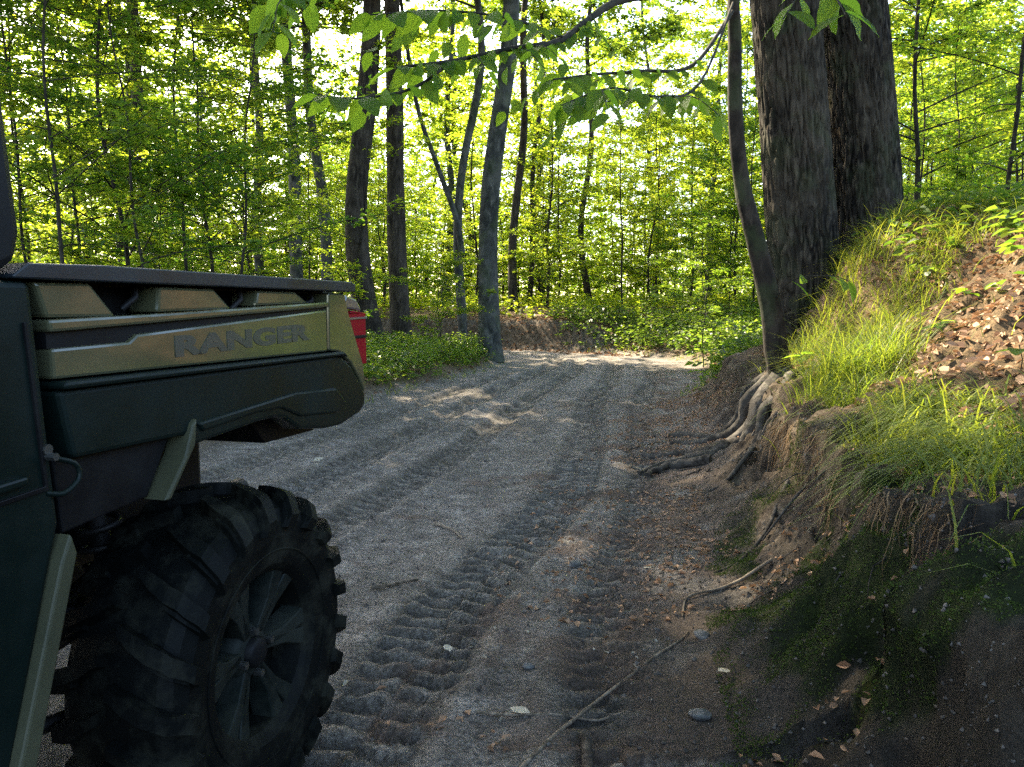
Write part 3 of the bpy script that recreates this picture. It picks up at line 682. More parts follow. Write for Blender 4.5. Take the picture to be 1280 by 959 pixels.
# --- hero trunks with crowns of their own that shade the track
LIT = (1.5, 3.5, 3.2, 5.6)      # the sunlit part of the bank: the canopy is open towards the sun there
def open_gap(A):
    """keep a limb's twig unless it stands in the gap of the canopy through which the sun reaches the bank"""
    t = (A[:, 2] - .9) / SUN[2]; gx = A[:, 0] - SUN[0] * t; gy = A[:, 1] - SUN[1] * t
    inside = (gx > LIT[0] - .5) & (gx < LIT[1] + 1.0) & (gy > LIT[2] - .8) & (gy < LIT[3] + 1.0)
    return ~inside
def big_tree(name, x, y, base_r, h, top, label, bark, crown=(8.5, 15), n_l=36, spread=4.0, seed=0, L=.17, wob=.5, top_r=.35, twigs=22, per=12, flare=.45, leafm='leaf_high', group=None, cover=True):
    z0 = gz(x, y) - .08
    p = stem_path(x, y, top[0], top[1], h, 40, wob, seed, 0); t = np.linspace(0, 1, 40)
    rad = base_r * (1 - (1 - top_r) * t) + base_r * flare * np.exp(-t * h / .35)
    e = empty(name, (x, y, z0)); tb = MB(); lf = MB(); lb = MB()
    tube(tb, p, rad, 28, False, .09, seed)
    c0, c1 = crown[0] / h, crown[1] / h; r_ = np.random.default_rng(seed + 50)
    n_l = int(n_l * 1.15); twigs += 5; L *= 1.15; st = np.sort(r_.uniform(c0, min(c1, .99), n_l)); ln = spread * r_.uniform(.6, 1.1, n_l)
    loc = np.array([x, y, z0])
    limb_set(lb, p, rad, st, ln, .35, seed, lf, twigs, per, L, rad_k=.28, keep=(lambda A: open_gap(A + loc)) if cover else None)
    obj('trunk', tb, bark, e, True); obj('limbs', lb, bark, e, True); obj('crown', lf, M[leafm], e)
    tag(e, label, 'tree', group); return e
big_tree('forest_tree', wx(466, 17), 17, .27, 17, (-.1, 0), 'dark straight trunk nearest the tailgate, left one of the close pair', M['bark_dark'], seed=1, wob=.25)
big_tree('forest_tree', wx(502, 18), 18, .24, 17, (-.25, 0), 'brown trunk right of the dark trunk in the close pair behind the vehicle', M['bark_dark'], seed=2, wob=.25)
big_tree('forest_tree', wx(612, 15.9), 15.9, .22, 17, (.95, 0), 'grey trunk leaning right at the left edge of the track, with pale bark patches', M['bark_grey'], seed=3, wob=.2)
big_tree('forest_tree', wx(643, 24), 24, .14, 17, (.9, 0), 'slim dark trunk just right of the leaning grey trunk, leaning the same way', M['bark_dark'], seed=4, wob=.3, crown=(10, 16), n_l=22)
big_tree('forest_tree', wx(660, 28), 28, .10, 17, (.6, 0), 'thinner trunk close behind the slim leaning one, right of the grey trunk', M['bark_dark'], seed=5, wob=.3, crown=(10, 16), n_l=18)
big_tree('forest_tree', wx(379, 22), 22, .20, 17, (-.35, 0), 'pale grey trunk behind the cargo bed, left of a leaning one', M['bark_grey'], seed=6, wob=.3)
big_tree('forest_tree', wx(412, 24), 24, .19, 17, (-1.0, 0), 'grey trunk leaning left behind the end of the cargo bed', M['bark_grey'], seed=7, wob=.3)
big_tree('forest_tree', wx(331, 26), 26, .16, 17, (.1, 0), 'straight grey trunk seen just above the middle of the cargo bed', M['bark_grey'], seed=8, wob=.3)
big_tree('forest_tree', -8.9, 18.7, .17, 17, (.2, 0), 'added dark trunk half hidden by leaves above the cargo bed, its crown shading the track', M['bark_dark'], seed=12, wob=.3, spread=5.2, n_l=40)  # added tree: its crown keeps sun dapples off the middle of the track
big_tree('forest_tree', wx(737, 30), 30, .13, 17, (-.2, 0), 'lone dark trunk rising above the far embankment at the bend', M['bark_dark'], seed=9, wob=.3, crown=(9, 16), n_l=20)
# Y-forked tree
def forked():
    x, y = wx(578, 19), 19; z0 = gz(x, y); e = empty('forked_tree', (x, y, z0 - .05)); tb = MB(); lf = MB(); lb = MB()
    p = stem_path(0, 0, .25, 0, 15, 30, .3, 21, 0); rad = np.linspace(.12, .05, 30); tube(tb, p, rad, 12, False, .1, 1)
    q = spline([(.02, 0, 2.4), (-.15, 0, 3.4), (-.62, .1, 4.7), (-1.1, .1, 6.2), (-1.5, .2, 9)], 20); tube(tb, q, np.linspace(.085, .04, 20), 10, False, .1, 2)
    r_ = np.random.default_rng(77)
    limb_set(lb, p, rad, np.sort(r_.uniform(.5, .98, 20)), r_.uniform(1.5, 3, 20), .4, 78, lf, 12, 11, .13)
    obj('trunk', tb, M['bark_grey'], e, True); obj('limbs', lb, M['bark_grey'], e, True); obj('crown', lf, M['leaf_far'], e)
    tag(e, 'slender tree forking into a Y, between the trunk pair and leaning grey trunk', 'tree')
forked()
# trees out of the frame whose crowns close the canopy over the track
for k, (x, y, s) in enumerate([(-9, 6, 31), (-10.5, 10.5, 32), (-9.8, 11.8, 33), (-14, 14, 34), (-15.5, 19, 35), (-12.3, 15.8, 36), (-11.3, 13.2, 43), (-16, 8, 37), (7.8, 10, 38), (7.5, 4, 39), (-5.5, -3, 40), (4.5, -2.5, 41), (-8.5, 1, 42)]):
    big_tree('forest_tree', x, y, .2, 17, (0, 0), 'tall forest tree standing outside the view beside the track', M['bark_dark'], seed=s, n_l=36, spread=5.2 if x < -9 else 4.2, per=7, L=.225, crown=(8.5, 15.5), group='tall trees around the track')

# --- the twin-trunked oak on the bank
def oak():
    X, Y_ = 2.85, 7.3; z0 = .55; e = empty('oak_tree', (X, Y_, z0))
    def trunk(base, mid, top, r0, r1, seed, seg=190, rows=290, flare=.35, H=9.0):
        t = np.linspace(0, 1, rows); P = spline([base, mid, top], rows)
        th = np.linspace(0, 2 * np.pi, seg, endpoint=False)
        rad = r0 + (r1 - r0) * t + flare * r0 * np.exp(-t * H / .55)
        C, S = np.cos(th)[None, :], np.sin(th)[None, :]; z = P[:, 2][:, None]
        rr = rad[:, None] * (1 + .05 * pn(C * 1.2 + seed, S * 1.2, z * .5) + .07 * np.exp(-t * H / .8)[:, None] * np.cos(th * 5 + seed)[None, :])
        u = th[None, :] * r0 * 16 + .9 * pn(C * 3, S * 3, z * 1.8 + seed)
        # plates: long ridges broken crosswise
        a = pn(C * r0 * 26 + seed, S * r0 * 26, z * 3.6); b = pn(C * r0 * 50, S * r0 * 50 + seed, z * 8)
        ridge = 1 - np.abs(a) * 2.2
        crack = ss(.55, 1.0, ridge)
        rr = rr - .036 * crack + .009 * b + .004 * pn(C * r0 * 110, S * r0 * 110, z * 26)
        V = P[:, None, :] + np.stack([rr * C, rr * S, np.zeros_like(rr)], -1)
        i = np.arange(rows - 1)[:, None] * seg; j = np.arange(seg)[None, :]; k = (j + 1) % seg
        mb = MB(); mb.add(V.reshape(-1, 3), np.stack([i + j, i + k, i + seg + k, i + seg + j], -1).reshape(-1, 4)); return mb
    a = obj('trunk', trunk((-.05, 0, -.1), (-.22, 0, 2.0), (-.95, .2, 9), .335, .28, 1), M['bark_oak'], e, True); a['label'] = 'left trunk of the pair'
    b = obj('trunk', trunk((.64, .22, .3), (.48, .25, 2.5), (-.25, .5, 9), .345, .26, 5), M['bark_oak'], e, True); b['label'] = 'right trunk of the pair, darker and set a little behind'
    lb = MB(); lf = MB(); r_ = np.random.default_rng(5)
    p = spline([(-.4, 0, 4.5), (-.7, .1, 7), (-.95, .2, 9), (-1.0, .2, 14)], 20)
    limb_set(lb, p, np.linspace(.3, .1, 20), np.sort(r_.uniform(.45, .98, 34)), r_.uniform(2.5, 4.5, 34), .35, 9, lf, 20, 12, .15, keep=lambda A: open_gap(A + np.array([X, Y_, z0])))
    obj('limbs', lb, M['bark_oak'], e, True); obj('crown', lf, M['leaf_high'], e)
    tag(e, 'massive twin-trunked tree with deeply furrowed bark leaning on the grassy bank', 'tree')
oak()

# --- the curved tree with exposed roots, and its overhanging leafy branch
LEAF_MESHES = []
def leaf_mesh(k):
    r_ = np.random.default_rng(900 + k); mb = MB(); n = 9
    t = np.linspace(0, 1, n); w_ = np.sin(np.pi * t ** .80) ** .85 * .28; w_[-1] = 0; w_[0] = .0
    curl = r_.uniform(-.30, -.12); fold = r_.uniform(.08, .22)
    mid = np.c_[0 * t, t, curl * t ** 2]
    rg = mid + np.c_[w_, .02 * np.sin(t * 20), w_ * fold + .015 * np.sin(t * 26)]; lg = mid + np.c_[-w_, .02 * np.sin(t * 20 + 1), w_ * fold + .015 * np.sin(t * 26)]
    V = np.concatenate([mid, rg, lg]); F = []
    for i in range(n - 1):
        F.append((i, n + i, n + i + 1, i + 1)); F.append((i, i + 1, 2 * n + i + 1, 2 * n + i))
    mb.add(V, F)
    me = mb.mesh('beech_leaf', M['leaf_near'], True); return me
# veins on the near leaf
g = NG(M['leaf_near']); tc = g.n('TexCoord'); sx = g.n('SeparateXYZ'); g.l(tc.outputs['Object'], sx.inputs[0])
ax = g.math('ABSOLUTE', sx.outputs[0]); vv = g.math('SUBTRACT', g.math('MULTIPLY', sx.outputs[1], 52), g.math('MULTIPLY', ax, 45))
g.bump(g.math('SINE', vv), .14, .006); g.b.inputs['Specular IOR Level'].default_value = .15
for k in range(4): LEAF_MESHES.append(leaf_mesh(k))
def hang_leaves(parent, path, n, size, seed, t0=.1, side=.9, down=.5):
    r_ = np.random.default_rng(seed); P = np.asarray(path)
    out = []
    for i in range(n):
        t = t0 + (1 - t0) * (i + r_.uniform(-.3, .3)) / max(n - 1, 1); t = min(max(t, 0), 1) * (len(P) - 1); j = min(int(t), len(P) - 2)
        b = P[j] + (P[j + 1] - P[j]) * (t - j); D = P[j + 1] - P[j]; D = D / np.linalg.norm(D)
        S = np.cross(D, (0, 0, 1)); S /= np.linalg.norm(S) + 1e-9
        sg = 1 if i % 2 else -1
        dv = D * r_.uniform(.2, .8) + S * sg * side * r_.uniform(.4, 1) + np.array([0, 0, -1.]) * down * r_.uniform(.3, 1.3)
        dv /= np.linalg.norm(dv); up = np.array([0, 0, 1.]) + r_.normal(0, .45, 3)
        Yv = Vector(dv); Zv = (Vector(up) - Yv * Vector(up).dot(Yv)).normalized(); Xv = Yv.cross(Zv)
        from mathutils import Matrix
        mt = Matrix((Xv, Yv, Zv)).transposed().to_4x4(); s = size * r_.uniform(.75, 1.25)
        o = bpy.data.objects.new('leaf', LEAF_MESHES[int(r_.integers(4))]); COL.objects.link(o); o.parent = parent
        o.matrix_local = Matrix.Translation(Vector(b + S * sg * .004)) @ mt @ Matrix.Diagonal((s, s, s, 1)); out.append(o)
    return out
def curved_tree():
    X, Y_ = 1.98, 5.5; Z = gz(X, Y_) - .02; e = empty('curved_tree', (X, Y_, Z)); O = np.array([X, Y_, Z])
    def wpt(px, py, d):  # a point seen at that place, d metres out
        return np.array([(px - 640) / 962 * d, d, 1.12 - (py - 385) / 962 * d]) - O
    trunk = [np.array([.06, 0, -.12]), wpt(975, 460, 5.5), wpt(962, 385, 5.5), wpt(940, 300, 5.5), wpt(922, 235, 5.52), wpt(911, 150, 5.5), wpt(908, 60, 5.45), wpt(905, 0, 5.4), wpt(905, -160, 5.4), wpt(930, -420, 5.6), wpt(900, -800, 5.8)]
    tp = spline(trunk, 60); tr = np.interp(np.arange(60), [0, 6, 12, 24, 36, 59], [.11, .088, .074, .055, .045, .018])
    tb = MB(); tube(tb, tp, tr, 20, False, .10, 3); obj('trunk', tb, M['bark_beech'], e, True)
    # the main overhanging branch comes forward and to the left
    def branch(pts, r0, r1, label=None, n=24, nm='branch'):
        p = spline(pts, n); mb = MB(); tube(mb, p, np.linspace(r0, r1, n), 8, True, .12, 5); o = obj(nm, mb, M['bark_thin'], e, True)
        if label: o['label'] = label
        return o, p
    b1, p1 = branch([wpt(905, -12, 5.4), wpt(884, 4, 5.2), wpt(840, 10, 4.9), wpt(770, 18, 4.5), wpt(730, 42, 4.1), wpt(695, 66, 3.7), wpt(640, 74, 3.3), wpt(570, 88, 3.0), wpt(500, 96, 2.8)], .032, .004, 'long branch reaching left across the top of the view')
    b2, p2 = branch([wpt(905, 30, 5.4), wpt(860, 92, 4.6), wpt(800, 100, 4.0), wpt(740, 104, 3.4), wpt(690, 110, 3.0)], .014, .003)
    b3, p3 = branch([wpt(570, 88, 3.0), wpt(520, 120, 2.8), wpt(455, 132, 2.6), wpt(405, 128, 2.5)], .007, .002)
    b4, p4 = branch([wpt(700, 60, 3.7), wpt(640, 40, 3.2), wpt(560, 30, 2.9), wpt(470, 35, 2.7)], .007, .002)
    b5, p5 = branch([wpt(905, -60, 5.4), wpt(960, -60, 3.8), wpt(1010, -10, 2.9), wpt(1040, 35, 2.5)], .012, .002)
    b6, p6 = branch([wpt(1005, -20, 2.95), wpt(985, 10, 2.7), wpt(965, 40, 2.55)], .005, .002)
    b7, p7 = branch([wpt(905, 20, 5.4), wpt(870, 110, 3.6), wpt(820, 130, 3.1), wpt(760, 120, 2.8), wpt(700, 140, 2.7)], .008, .002)
    b8, p8 = branch([wpt(905, -80, 5.4), wpt(700, -60, 3.6), wpt(520, -30, 2.9), wpt(390, 5, 2.6), wpt(350, 25, 2.5)], .012, .002)
    b9, p9 = branch([wpt(962, 385, 5.5), wpt(985, 352, 5.3), wpt(1030, 345, 5.0), wpt(1060, 352, 4.9)], .006, .002)
    for b, p, n, s, sd_, t0 in ((b1, p1, 38, .10, 1, .45), (b2, p2, 24, .10, 2, .25), (b3, p3, 20, .10, 3, .05), (b4, p4, 26, .10, 4, .1), (b5, p5, 12, .115, 5, .6), (b6, p6, 6, .11, 6, .3), (b7, p7, 26, .10, 7, .25), (b8, p8, 26, .10, 8, .35), (b9, p9, 5, .14, 9, .3)):
        hang_leaves(b, p, n, s, sd_, t0)
        # side twigs carrying more leaves
        r_ = np.random.default_rng(sd_ + 70)
    r_ = np.random.default_rng(42)
    for (b, p, ts, sz) in ((b1, p1, (.55, .62, .70, .76, .83, .9), .09), (b2, p2, (.4, .6, .8), .09), (b4, p4, (.3, .6), .09), (b7, p7, (.4, .6, .8), .09), (b8, p8, (.6, .8), .09)):
        for t in ts:
            i = int(t * (len(p) - 1)); a = p[i]; D = norm(p[min(i + 1, len(p) - 1)] - p[i - 1]); S = np.cross(D, (0, 0, 1)) * r_.choice([-1, 1])
            q = spline([a, a + .15 * D + .14 * S + np.array([0, 0, -.02]), a + .26 * D + .28 * S + np.array([0, 0, -.10])], 8)
            mb = MB(); tube(mb, q, np.linspace(.003, .0012, 8), 5); obj('twig', mb, M['bark_thin'], b, True)
            hang_leaves(b, q, 6, sz, int(r_.integers(1e6)), .15)
    # out-of-frame crown
    lb = MB(); lf = MB(); limb_set(lb, tp, tr, np.linspace(.72, .98, 14), np.full(14, 1.8), .3, 15, lf, 10, 9, .10, keep=lambda A: open_gap(A + O) & (A[:, 2] > 3.6))
    obj('limbs', lb, M['bark_beech'], e, True); obj('crown', lf, M['leaf'], e)
    # exposed roots following the broken bank
    def root(pts, r0, r1, lift=.3, n=22, seg=9):
        p = spline([(a, b, 0 if len(c) == 0 else c[0]) for (a, b, *c) in pts], n); tt = np.linspace(0, 1, n); p[:, 0] += .035 * pn(tt * 5 + r0 * 900, tt * 0, 1.) * ss(0, .2, tt); p[:, 1] += .05 * pn(tt * 5 + r0 * 700, tt * 0, 4.) * ss(0, .2, tt)
        h = height(p[:, 0], p[:, 1], False); rr = np.linspace(r0, r1, n)
        hz = h + rr * (lift + 1.1 * pn(tt * 4 + r0 * 500, tt * 0, 2.))
        zz = np.array([q[2] for q in p]); 
        p[:, 2] = np.where(np.linspace(0, 1, n) < .18, np.maximum(hz, zz), hz) if zz.max() > 0 else hz
        p[:, 0] -= .05 * np.exp(-((hz - .45) / .12) ** 2)
        rr = rr * (1 + .25 * pn(tt * 9 + r0 * 300, tt * 0, 7.)); mb = MB(); tube(mb, p - O, rr, seg, True, .35, r0 * 99); return obj('root', mb, M['root'], e, True)
    root([(1.98, 5.45), (1.78, 5.42), (1.60, 5.36), (1.42, 5.3), (1.22, 5.25)], .085, .035, .6)
    root([(1.62, 5.36), (1.45, 5.48), (1.25, 5.62), (1.0, 5.8)], .05, .018, .5)
    root([(1.34, 5.12), (1.20, 5.20), (1.10, 5.22), (.97, 5.16), (.90, 5.02)], .040, .018, .7)
    root([(2.0, 5.4), (1.86, 5.2), (1.74, 5.02), (1.60, 4.9), (1.4, 4.8)], .06, .02, .5)
    root([(2.05, 5.4), (2.0, 5.1), (1.93, 4.8), (1.82, 4.6), (1.66, 4.5)], .05, .018, .5)
    root([(1.95, 5.6), (1.75, 5.75), (1.55, 5.95), (1.3, 6.2)], .06, .02, .6)
    root([(1.95, 5.3), (1.78, 5.05), (1.60, 4.85), (1.50, 4.65), (1.36, 4.42), (1.12, 4.30)], .036, .010, .6)
    root([(1.9, 5.55), (1.66, 5.58), (1.42, 5.5), (1.20, 5.42), (1.02, 5.32), (.84, 5.12)], .045, .012, .5)
    root([(1.98, 5.65), (1.80, 5.95), (1.62, 6.15), (1.40, 6.5), (1.25, 6.7)], .05, .015, .5)
    rr_ = np.random.default_rng(8)
    for k in range(13):
        a = rr_.uniform(4.4, 6.3); x0 = 1.9 + rr_.uniform(-.25, .05)
        root([(x0, a), (x0 - .15, a + rr_.uniform(-.18, .18)), (x0 - .3, a + rr_.uniform(-.28, .28)), (x0 - .45, a + rr_.uniform(-.35, .35)), (x0 - rr_.uniform(.5, .95), a + rr_.uniform(-.6, .6))], rr_.uniform(.007, .024), .003, rr_.uniform(-.2, 1.2), 26, 7)
    tag(e, 'thin curving tree on the broken bank edge with roots exposed towards the track', 'tree')
    return e
curved_tree()

# --- saplings placed one by one
for k, (px, y, pr, s, rz, lab) in enumerate([
    (160, 9.5, 2, .95, .3, 'tallest dark sapling stem standing behind the middle of the cargo bed'),
    (237, 10.2, 0, 1.0, 1.9, 'dark leafy sapling right of the tallest one, behind the cargo bed'),
    (268, 11.5, 4, .8, 2.7, 'sapling with a thin straight stem beside the dark leafy one'),
    (110, 10.8, 0, .95, 4.1, 'leafy sapling behind the front end of the cargo bed'),
    (40, 9.0, 1, 1.05, 5.2, 'broad green sapling beside the cab pillar'),
    (85, 7.6, 0, .9, 2.1, 'nearest green sapling, just right of the cab pillar'),
    (300, 9.6, 1, 1.0, .8, 'green sapling behind the rear half of the cargo bed, before the grey trunks'),
    (190, 8.4, 1, .95, 3.6, 'dense green sapling between the two dark stems above the cargo bed'),
    (1257, 8.6, 2, .8, .9, 'sapling with a dark stem on top of the grassy bank at the right edge'),
    (1195, 11, 1, .9, 2.2, 'leafy sapling behind the crest of the bank, right of the twin trunks'),
    (1140, 13, 0, .9, 3.9, 'green sapling just right of the twin trunks, further back'),
    (320, 13, 1, 1.0, 3.3, 'leafy sapling behind the rear half of the cargo bed'),
    (205, 13.5, 5, 1.4, 1.2, 'low bushy sapling between the dark stems behind the cargo bed'),
    (550, 15.2, 5, .75, .4, 'small sapling on the verge left of the leaning grey trunk'),
    (880, 14.5, 5, .8, 2.9, 'low leafy sapling on the right verge before the curved tree')]):
    place(SAP[pr], wx(px, y), y, rz, s, lab, 'sapling', None, 'sapling')

# --- the rest of the forest
r2 = np.random.default_rng(21)
def far_ok(x, y, m):
    s, wl, wr, _ = road_coords([x], [y]); return (s[0] > wr[0] + m) or (-s[0] > wl[0] + m)
n = 0; spots = []
while n < 215:
    y = 11 + 36 * r2.uniform() ** .8; x = r2.uniform(-.74, .74) * y
    px = 640 + x / y * 962
    if not far_ok(x, y, 1.2): continue
    if y < 16 and 420 < px < 1000: continue
    if y < 15 and r2.uniform() < .0: continue
    if 700 < px < 1000 and y < 20: continue
    if 390 < px < 640 and y < 24 and r2.uniform() < .6: continue
    if 8 < y < 17 and abs(x - (2.4 - .675 * (y - 4.3))) < 1.9: continue
    if any((x - a) ** 2 + (y - b) ** 2 < (.75 + y * .012) ** 2 for a, b in spots): continue
    spots.append((x, y)); n += 1
    pr = SAP[int(r2.choice([0, 1, 2, 3, 4, 5], p=[.28, .22, .18, .07, .15, .1]))] if y < 24 else SAP[int(r2.choice([2, 3, 4, 1], p=[.35, .25, .3, .1]))]
    lab = ('leafy green sapling among many alike in the understory left of the track' if x < 0 else 'leafy green sapling among many alike in the understory right of the bend')
    place(pr, x, y, r2.uniform(0, 6.28), r2.uniform(.8, 1.25), lab, 'sapling', 'understory saplings left of the track' if x < 0 else 'understory saplings right of the bend', 'sapling')
n = 0; spots = []
while n < 46:
    y = 20 + 48 * r2.uniform() ** .8; x = r2.uniform(-.74, .74) * y
    px = 640 + x / y * 962
    if not far_ok(x, y, .8): continue
    if y < 26 and 430 < px < 760: continue
    if any((x - a) ** 2 + (y - b) ** 2 < 1.8 ** 2 for a, b in spots): continue
    spots.append((x, y)); n += 1
    lab = ('tall straight forest tree, one of many alike in the sunlit woods left of the bend' if x < 0 else 'tall straight forest tree, one of many alike in the sunlit woods right of the bend')
    place(CAN[int(r2.integers(4))], x, y, r2.uniform(0, 6.28), r2.uniform(.8, 1.15), lab, 'tree', 'tall forest trees left of the bend' if x < 0 else 'tall forest trees right of the bend', 'forest_tree', (r2.uniform(-.03, .03), r2.uniform(-.03, .03)))

# trees beside and behind the camera that close the canopy overhead
CANH = [make_canopy(260 + i, h, .16, 48, .17, M['leaf_high'], M['bark_dark'], .45, 3.6) for i, h in enumerate((16, 18))]
for k, (x, y) in enumerate([(5.5, 1.5), (8, -1), (3.5, -5.5), (-2, -6.5), (-5.5, -1.2), (-7, 3.5), (9.5, 6.5), (10, 12), (-6.5, 8.0), (-10, -2), (12, 2), (-4.8, 4.8)]):
    place(CANH[k % 2], x, y, k * 1.7, 1.0, 'tall forest tree standing outside the view beside the track', 'tree', 'tall trees around the track', 'forest_tree')
# far-off woods that read as one mass of leaves between the trunks
r_ = np.random.default_rng(91); n = 165000
y = r_.uniform(46, 82, n); x = r_.uniform(-.85, .85, n) * y; z = 26 * r_.uniform(0, 1, n) ** 1.15
k = fbm(x * .22, z * .30, y * .12, 3) + .9 * ss(9, 0, z) + .5 * ss(5, 0, z) > -.24 + .12 * ss(8, 20, z)
P = np.c_[x, y, z + 1][k]; m_ = 34000; y2 = r_.uniform(36, 60, m_); x2 = r_.uniform(-.8, .8, m_) * y2; z2 = .5 + 6.5 * r_.uniform(size=m_) ** 1.3; k2 = fbm(x2 * .5, z2 * .6, y2 * .3, 2) > -.25; P = np.concatenate([P, np.c_[x2, y2, z2][k2]]); n = len(P); az = r_.uniform(0, 6.28, n); mb = MB()
leaves(mb, P, np.c_[np.cos(az), np.sin(az), r_.normal(-.2, .3, n)], np.c_[r_.normal(0, .5, (n, 2)), np.ones(n)], r_.uniform(.26, .48, n), r_.uniform(.16, .30, n))
tag(obj('distant_foliage', mb, M['leaf_far']), 'far-off sunlit foliage filling the gaps between the forest trunks', 'foliage', None, 'stuff')

# ------------------------------------------------------------------ ground vegetation
def scatter(n, x0, x1, y0, y1, seed, cond, pw=1.0):
    r_ = np.random.default_rng(seed); y = y0 + (y1 - y0) * r_.uniform(size=n) ** pw; x = r_.uniform(x0, x1, n)
    s, wl, wr, idx = road_coords(x, y); e = s - wr; l = -s - wl
    k = cond(x, y, e, l, r_); x = x[k]; y = y[k]
    return np.c_[x, y, height(x, y, False)]
def plants(name, P, leafL, hmin, hmax, per, matn, seed, label, cat):
    r_ = np.random.default_rng(seed); n = len(P); mb = MB()
    h = r_.uniform(hmin, hmax, (n, 1)); az = r_.uniform(0, 2 * np.pi, (n, per)); hh = h * r_.uniform(.35, 1.05, (n, per)); rad = hh * r_.uniform(.1, .6, (n, per))
    B = P[:, None, :] + np.stack([np.cos(az) * rad, np.sin(az) * rad, hh], -1)
    D = np.stack([np.cos(az), np.sin(az), r_.uniform(-.5, .25, (n, per))], -1); N = np.array([0, 0, 1.]) + r_.normal(0, .3, (n, per, 3))
    ln = (leafL * r_.uniform(.6, 1.3, (n, per))); ln = ln.ravel()
    leaves(mb, B.reshape(-1, 3), D.reshape(-1, 3), N.reshape(-1, 3), ln, ln * r_.uniform(.5, .75, len(ln)), hexa=leafL < .13 and n < 4000)
    o = obj(name, mb, M[matn]); tag(o, label, cat, None, 'stuff'); return o
nz = lambda x, y, f=.6, s=3.: pn(x * f, y * f, s)
P = scatter(16000, -9, 1.5, 6.5, 21, 1, lambda x, y, e, l, r: (l > .05) & (nz(x, y) > -.35) & (r.uniform(size=len(x)) < ss(.0, .5, l) * .9))
plants('ground_cover', P, .085, .06, .42, 7, 'ground_leaf', 2, 'low leafy plants covering the verge and forest floor left of the track', 'undergrowth')
P = scatter(9500, 1, 14, 8.6, 21.5, 3, lambda x, y, e, l, r: (e > .12) & (nz(x, y, .8) > -.45) & (r.uniform(size=len(x)) < ss(.0, .6, e)) & ~((x < 3.3) & (y < 9)))
plants('ground_cover', P, .11, .08, .55, 7, 'ground_leaf', 4, 'broad-leaved low plants on the verge right of the track before the bend', 'undergrowth')
P = scatter(17000, -30, 30, 21, 50, 5, lambda x, y, e, l, r: ((e > .55) | (l > .2)) & (nz(x, y, .5) > -.3))
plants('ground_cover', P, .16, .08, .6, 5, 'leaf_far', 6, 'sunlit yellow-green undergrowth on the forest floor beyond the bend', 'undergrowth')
P = scatter(4500, 3.2, 11, 2.6, 9.5, 7, lambda x, y, e, l, r: (e > 1.9) & (r.uniform(size=len(x)) < ss(1.9, 3.0, e)) & (nz(x, y, .9) > -.5))
plants('ground_cover', P, .07, .05, .25, 6, 'ground_leaf', 8, 'small green plants on the crest of the bank behind the grass', 'undergrowth')

P = scatter(300, 2.5, 5.2, 4.3, 7.2, 71, lambda x, y, e, l, r: (e > 1.5) & (nz(x, y, 1.3, 2.) > -.2))
plants('ground_cover', P, .085, .08, .24, 6, 'ground_leaf', 72, 'leafy weeds on the upper slope between the grass and the dead leaves', 'weeds')
def blades(mb, B, az, L, lean, wdt, droop, seg=4):
    n = len(B); t = np.linspace(0, 1, seg + 1)[None, :, None]
    out = np.stack([np.cos(az), np.sin(az), 0 * az], -1)[:, None, :]; side = np.stack([-np.sin(az), np.cos(az), 0 * az], -1)[:, None, :]
    L = L[:, None, None]; lean = lean[:, None, None]; droop = droop[:, None, None]
    C = B[:, None, :] + out * L * (lean * t + droop * .55 * t ** 2) + np.array([0, 0, 1.]) * L * (t - droop * t ** 2 * .9)
    W = wdt[:, None, None] * (1 - t ** 1.5) + .0004
    V = np.stack([C - side * W, C + side * W], 2).reshape(n, -1, 3); m = (seg + 1) * 2
    f = np.concatenate([np.array([[2 * i, 2 * i + 1, 2 * i + 3, 2 * i + 2]]) for i in range(seg)])
    F = (np.arange(n)[:, None, None] * m + f[None]).reshape(-1, 4); mb.add(V.reshape(-1, 3), F)
def tuft(x, y, n, L, spread, seed, label, dz=0, matn='grass', droop=(.5, 1.1), group=None):
    r_ = np.random.default_rng(seed); e0 = np.array([x, y, gz(x, y) + dz]); mb = MB()
    B = np.c_[r_.normal(0, spread, n), r_.normal(0, spread, n), np.zeros(n)]
    B[:, 2] = height(B[:, 0] + x, B[:, 1] + y, False) - (e0[2] - dz) - .01
    blades(mb, B, r_.uniform(0, 2 * np.pi, n), L * r_.uniform(.5, 1.15, n), r_.uniform(.05, .5, n), r_.uniform(.0014, .0032, n), r_.uniform(*droop, n), 5)
    o = obj('grass_tuft', mb, M[matn], None, loc=tuple(e0)); tag(o, label, 'grass tuft', group); return o
tuft(1.84, 4.12, 1300, .60, .12, 1, 'large yellow-green grass tuft on the sunlit bank edge below the twin trunks', droop=(.35, .95))
tuft(2.12, 4.75, 700, .50, .13, 2, 'grass tuft on the bank edge just behind the largest sunlit tuft', droop=(.4, 1.))
tuft(1.66, 3.72, 560, .34, .10, 3, 'short bright grass tuft spilling over the bank lip into the bare soil')
tuft(2.55, 5.3, 520, .44, .16, 4, 'grass tuft higher on the bank in front of the twin trunks')
tuft(1.60, 2.90, 800, .34, .10, 5, 'shaded dark green grass tuft drooping over the bank at the right edge', droop=(.9, 1.4))
tuft(1.46, 2.50, 650, .36, .10, 6, 'dark grass tuft lowest at the right edge above the mossy bank', droop=(.9, 1.4))
tuft(1.37, 2.26, 700, .36, .10, 13, 'shaded grass tuft hanging over the mossy bank, nearest the camera', droop=(.9, 1.4))
tuft(1.62, 3.16, 320, .24, .08, 7, 'small grass tuft on the bank lip between the sunlit grass and dark grass')
tuft(3.1, 5.6, 460, .40, .18, 8, 'grass tuft on the upper slope right of the twin trunks')
tuft(3.7, 6.2, 460, .42, .20, 9, 'grass tuft near the crest of the bank at the foot of the right trunk')
